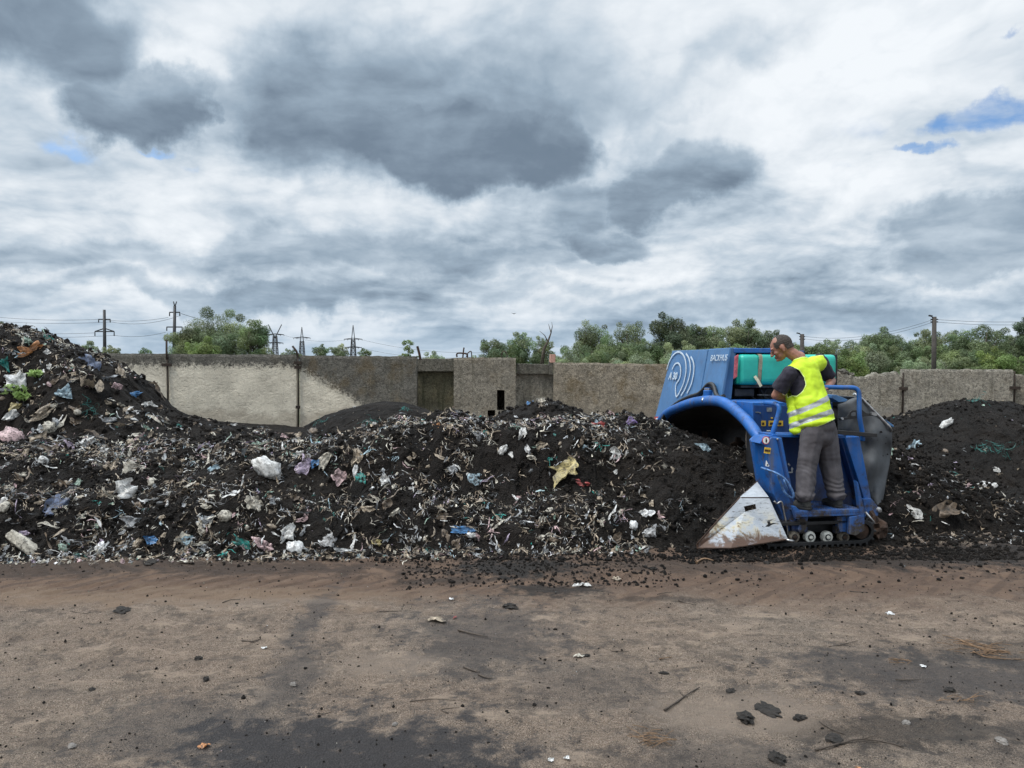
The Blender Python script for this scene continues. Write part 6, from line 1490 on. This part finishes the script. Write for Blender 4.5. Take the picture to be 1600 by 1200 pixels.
def torso(m_, g=0.0):
    ell(m_, chest + ax * .02, (.175 + g, .115 + g, .16 + g), Rt); ell(m_, chest - ax * .06, (.165 + g, .12 + g, .17 + g), Rt); ell(m_, waist, (.158 + g, .125 + g, .15 + g), Rt)
    ell(m_, hip + ax * .03, (.165 + g, .13 + g, .13 + g), Rt); ell(m_, chest + ax * .12 + frt * -.015 + lat * .02, (.15 + g, .09 + g, .085 + g), Rt)
    hull_prim(m_, chest + ax * .08 - lat * .05, .10 + g, waist - lat * .03, .115 + g); hull_prim(m_, chest + ax * .08 + lat * .06, .10 + g, waist + lat * .05, .115 + g)
    hull_prim(m_, shL + Vector((.01, .01, -.01)), .062 + g, shR + Vector((-.01, -.01, -.01)), .062 + g)
    hull_prim(m_, chest + ax * .10, .08 + g, neck - ax * .01, .055 + g * .6)
# head frame
hc = Q(1221, 543.5, 7.50); HF = Vector((-.80, .30, -.47)).normalized(); HS = HF.cross(Vector((0, 0, 1))).normalized(); HU = HS.cross(HF).normalized()
HS = HU.cross(HF)                                              # to his left ear
if HS.y > 0: HS = -HS
Rh = Matrix((HF, HS, HU)).transposed(); k_ = 1.03
def hp_(f, s, u): return hc + (HF * f + HS * s + HU * u) * k_
def head_shape(m_, g=0.0):
    E = lambda c_, r_: ell(m_, hp_(*c_), tuple(q * k_ + g for q in r_), Rh)
    E((-.012, 0, .03), (.098, .077, .088)); E((.03, 0, .015), (.065, .064, .082)); E((.035, 0, -.045), (.052, .05, .062)); E((.055, 0, -.085), (.030, .032, .025)); E((-.03, 0, -.02), (.075, .066, .07))
body = MB(); torso(body, -.02); head_shape(body)
E = lambda c_, r_: ell(body, hp_(*c_), tuple(q * k_ for q in r_), Rh)
hull_prim(body, hp_(.088, 0, .018), .010, hp_(.112, 0, -.026), .0145)      # nose
E((.103, .013, -.030), (.012, .009, .008)); E((.103, -.013, -.030), (.012, .009, .008))
for s in (-1, 1):
    E((.080, .030 * s, .028), (.016, .026, .009)); E((.062, .045 * s, -.022), (.022, .016, .018)); E((-.012, .080 * s, -.005), (.020, .009, .034)); E((-.008, .080 * s, -.034), (.012, .008, .013)); E((.004, .076 * s, .0), (.01, .01, .02))
E((.088, 0, -.052), (.014, .024, .006)); E((.085, 0, -.064), (.013, .021, .007)); E((.082, 0, -.088), (.018, .022, .014))
hull_prim(body, hp_(-.035, 0, -.05), .058, neck - ax * .02, .062); hull_prim(body, neck, .060, chest + ax * .1, .08)
hull_prim(body, shL, .054, elL, .043); hull_prim(body, elL, .043, elL.lerp(haL, .4), .043); hull_prim(body, elL.lerp(haL, .4), .042, haL, .027)
hull_prim(body, shR, .054, elR, .045); hull_prim(body, elR, .044, elR.lerp(haR, .4), .043); hull_prim(body, elR.lerp(haR, .4), .042, haR, .027)
for h, k, a in ((hL, kL, aL), (hR, kR, aR)):
    hull_prim(body, h, .082, k, .058); hull_prim(body, k, .056, k.lerp(a, .35), .056); hull_prim(body, k.lerp(a, .35), .054, a, .038)
def hand(m_, w_, d, pn, side, cu=1.0):
    """palm from the wrist w_ along d, palm normal pn, five fingers curling"""
    d = d.normalized(); pn = (pn - d * pn.dot(d)).normalized(); s = d.cross(pn) * side; kn = w_ + d * .095
    for q in (-1.3, -.45, .45, 1.3): hull_prim(m_, w_ + d * .012 + s * q * .014, .015, kn + s * q * .0225, .0125)
    for i, (q, ln) in enumerate(((-1.4, .062), (-.47, .074), (.47, .082), (1.4, .072))):
        p0 = kn + s * q * .0225; a1 = .5 * cu + i * .05; p1 = p0 + (d * math.cos(a1) + pn * math.sin(a1)) * ln * .45; a2 = a1 + .8 * cu; p2 = p1 + (d * math.cos(a2) + pn * math.sin(a2)) * ln * .32; a3 = a2 + .6 * cu; p3 = p2 + (d * math.cos(a3) + pn * math.sin(a3)) * ln * .25
        hull_prim(m_, p0, .0098, p1, .0092); hull_prim(m_, p1, .0092, p2, .0084); hull_prim(m_, p2, .0084, p3, .0074)
    t0 = w_ + d * .03 + s * .028; t1 = t0 + (d * .7 + s * .6 + pn * .35).normalized() * .042; t2 = t1 + (d * .85 + pn * .55).normalized() * .03
    hull_prim(m_, t0, .014, t1, .0115); hull_prim(m_, t1, .0112, t2, .0088)
hand(body, haL, (haL - elL), Vector((0, .15, -1)), 1, .6)
hand(body, haR, Vector((-.75, -.45, -.1)), Vector((.1, .3, -1)), -1, 1.1)
bo = skinned('body', body, .0052, M['skin'], man, 3)
hm = MB(); head_shape(hm, .0045)
def hairdel(c, n):
    r = Rh.transposed() @ (c - hc) / k_; f, s, u = r
    side_line = u < .012 - max(0, -f) * .25 and f > -.045; 
    if u < -.045 - .0 * f: return True
    if u > .074 + .012 * mnoise.noise(c * 40) and f > .0: return True         # bald crown
    if abs(s) < .040 and u > .035 and f > .02: return True
    if f > .058 - .35 * abs(u - .035) + .008 * mnoise.noise(c * 60): return True
    if u < .005 and f > .018: return True
    return abs(s) > .05 and -.035 < f < .012 and u < .024 and u > -.06
skinned('hair', hm, .0055, M['hair'], bo, 2, disp=lambda c, n: .002 + .003 * mnoise.noise(c * 90), delete=hairdel)
m_ = MB()
for s in (-1, 1): ell(m_, hp_(.082, .028 * s, .010), (.010, .012, .008), Rh)
m_.build('eyes', simple('eye', (.3, .28, .26), .3, 0, .1, 5, 0), bo)
m_ = MB()
for s in (-1, 1): ell(m_, hp_(.093, .031 * s, .030), (.006, .020, .0035), Rh)
m_.build('eyebrows', M['hair'], bo)
# shirt
sm = MB(); torso(sm, .0)
slL = shL.lerp(elL, .72); slR = shR.lerp(elR, .75)
hull_prim(sm, shL, .072, slL, .074); hull_prim(sm, shR, .072, slR, .070)
def wr(sc_, a): return lambda c, n: a * (mnoise.noise(c * sc_) + .6 * mnoise.noise(c * sc_ * 2.3) + .5 * abs(mnoise.noise(Vector((c.x * 3, c.y * 3, c.z * sc_ * 1.6)))))
def shdel(c, n):
    for s_, e_, t_ in ((shL, elL, .76), (shR, elR, .78)):
        d = (e_ - s_); k = (c - s_).dot(d) / d.length_squared
        if k > t_ and (c - s_ - d * k).length < .13: return True
    dn = (c - neck); return dn.dot(ax) > -.002 and dn.length < .12
skinned('shirt', sm, .0075, M['shirt'], man, 3, disp=wr(9, .009), delete=shdel, solid=.004)
# trousers
tm = MB(); ell(tm, hip + ax * .01, (.178, .142, .13), Rt); ell(tm, hip - Vector((0, 0, .08)), (.172, .135, .12), Rt)
for h, k, a, o_ in ((hL, kL, aL, -1), (hR, kR, aR, 1)):
    hull_prim(tm, h, .112, k, .095); hull_prim(tm, k, .096, a + Vector((0, 0, .05)), .084); ell(tm, a + Vector((0, 0, .035)), (.092, .092, .05)); ell(tm, a + Vector((.0, 0, .012)), (.084, .086, .03))
def twr(c, n):
    z = c.z; low = float(sst(z, .35, .02)); mid_ = float(sst(z, .75, .5))
    return .008 * mnoise.noise(c * 8) + .006 * mnoise.noise(Vector((c.x * 9, c.y * 9, c.z * 15))) + (.006 * low + .0015 * mid_) * math.sin(z * 70 + 14 * mnoise.noise(c * 5)) + .010 * mnoise.noise(Vector((c.x * 16, c.y * 16, c.z * 3)))
skinned('trousers', tm, .0085, M['trousers'], man, 3, disp=twr)
# shoes
for a, dr in ((aL, Vector((-.55, .83, 0))), (aR, Vector((-.25, .97, 0)))):
    m_ = MB(); b0 = Vector((a.x, a.y, 0)); hull_prim(m_, b0 + Vector((0, 0, .055)) - dr * .02, .044, b0 + Vector((0, 0, .10)), .046); hull_prim(m_, b0 + Vector((0, 0, .042)) - dr * .03, .040, b0 + dr * .10 + Vector((0, 0, .036)), .043); hull_prim(m_, b0 + dr * .10 + Vector((0, 0, .036)), .042, b0 + dr * .17 + Vector((0, 0, .030)), .030)
    sh = skinned('shoe', m_, .006, M['shoe'], man, 2)
    m_ = MB(); s_ = dr.cross(Vector((0, 0, 1))); pts = [b0 + dr * f + s_ * w_ for f, w_ in ((-.072, -.02), (-.072, .02), (-.03, .042), (.1, .046), (.17, .034), (.205, .0), (.17, -.034), (.1, -.046), (-.03, -.042))]
    m_.prism([p + Vector((0, 0, .004)) for p in pts], (0, 0, .020)); m_.build('sole', M['black'], sh, bevel=.004)
# vest
vm = MB(); torso(vm, .020)
ell(vm, waist - ax * .06, (.185, .150, .13), Rt); ell(vm, waist + ax * .05, (.182, .142, .14), Rt); ell(vm, waist - ax * .15, (.192, .158, .06), Rt)
hull_prim(vm, chest - ax * .09 + frt * .09 - lat * .08, .08, waist - ax * .15 + frt * .13 - lat * .125, .075)
hemn = (ax * .97 + lat * -.26).normalized()
def vloc(c): r = Rt.transposed() @ (c - hip); return r
def vdel(c, n):
    r = vloc(c)
    if (c - waist).dot(hemn) < -.155: return True
    dn = c - neck
    if dn.dot(ax) > -.02 and dn.length < .085: return True
    if dn.dot(ax) > .0: return True
    # arm holes
    for s_, o_, ra, rb in ((shL, -1,   .145, .165), (shR, 1, .085, .12)):
        d = c - (s_ + lat * o_ * .055 - ax * (.105 if o_ < 0 else .035)); q_ = Rt.transposed() @ d
        if o_ < 0 and q_.y < .13 and ((-q_.x - .05) / .185) ** 2 + (q_.z / rb) ** 2 < 1: return True
        if o_ > 0 and q_.x > -.05 and (q_.y / ra) ** 2 + (q_.z / rb) ** 2 < 1: return True
    if r.y > .11 and abs(r.x - .02) < .03: return True            # open at the front
    return False
def vmat(f):
    c = f.calc_center_median()
    if any(v.is_boundary for v in f.verts): return 1
    d = (c - waist); u = d.dot(ax); x = d.dot(lat)
    t1 = u - .30 * x * 1.0; 
    wv_ = .006 * mnoise.noise(c * 12)
    if -.100 < u - .22 * x + wv_ < -.050: return 2
    if .025 < u - .34 * x + wv_ < .075: return 2
    return 0
def vwr(c, n):
    d = (c - waist); u = d.dot(ax)
    return   .007 * mnoise.noise(Vector((c.x * 14, c.y * 14, c.z * 5))) + .004 * mnoise.noise(c * 22) + .012 * mnoise.noise(Vector((c.x * 5, c.y * 5, c.z * 22))) * float(sst(u, .16, .02)) * 1.0
vo = skinned('safety_vest', vm, .0065, M['vest'], man, 16, disp=vwr, delete=vdel, solid=.004, matfun=vmat, mats=[M['vest'], M['vest_edge'], M['reflect']])
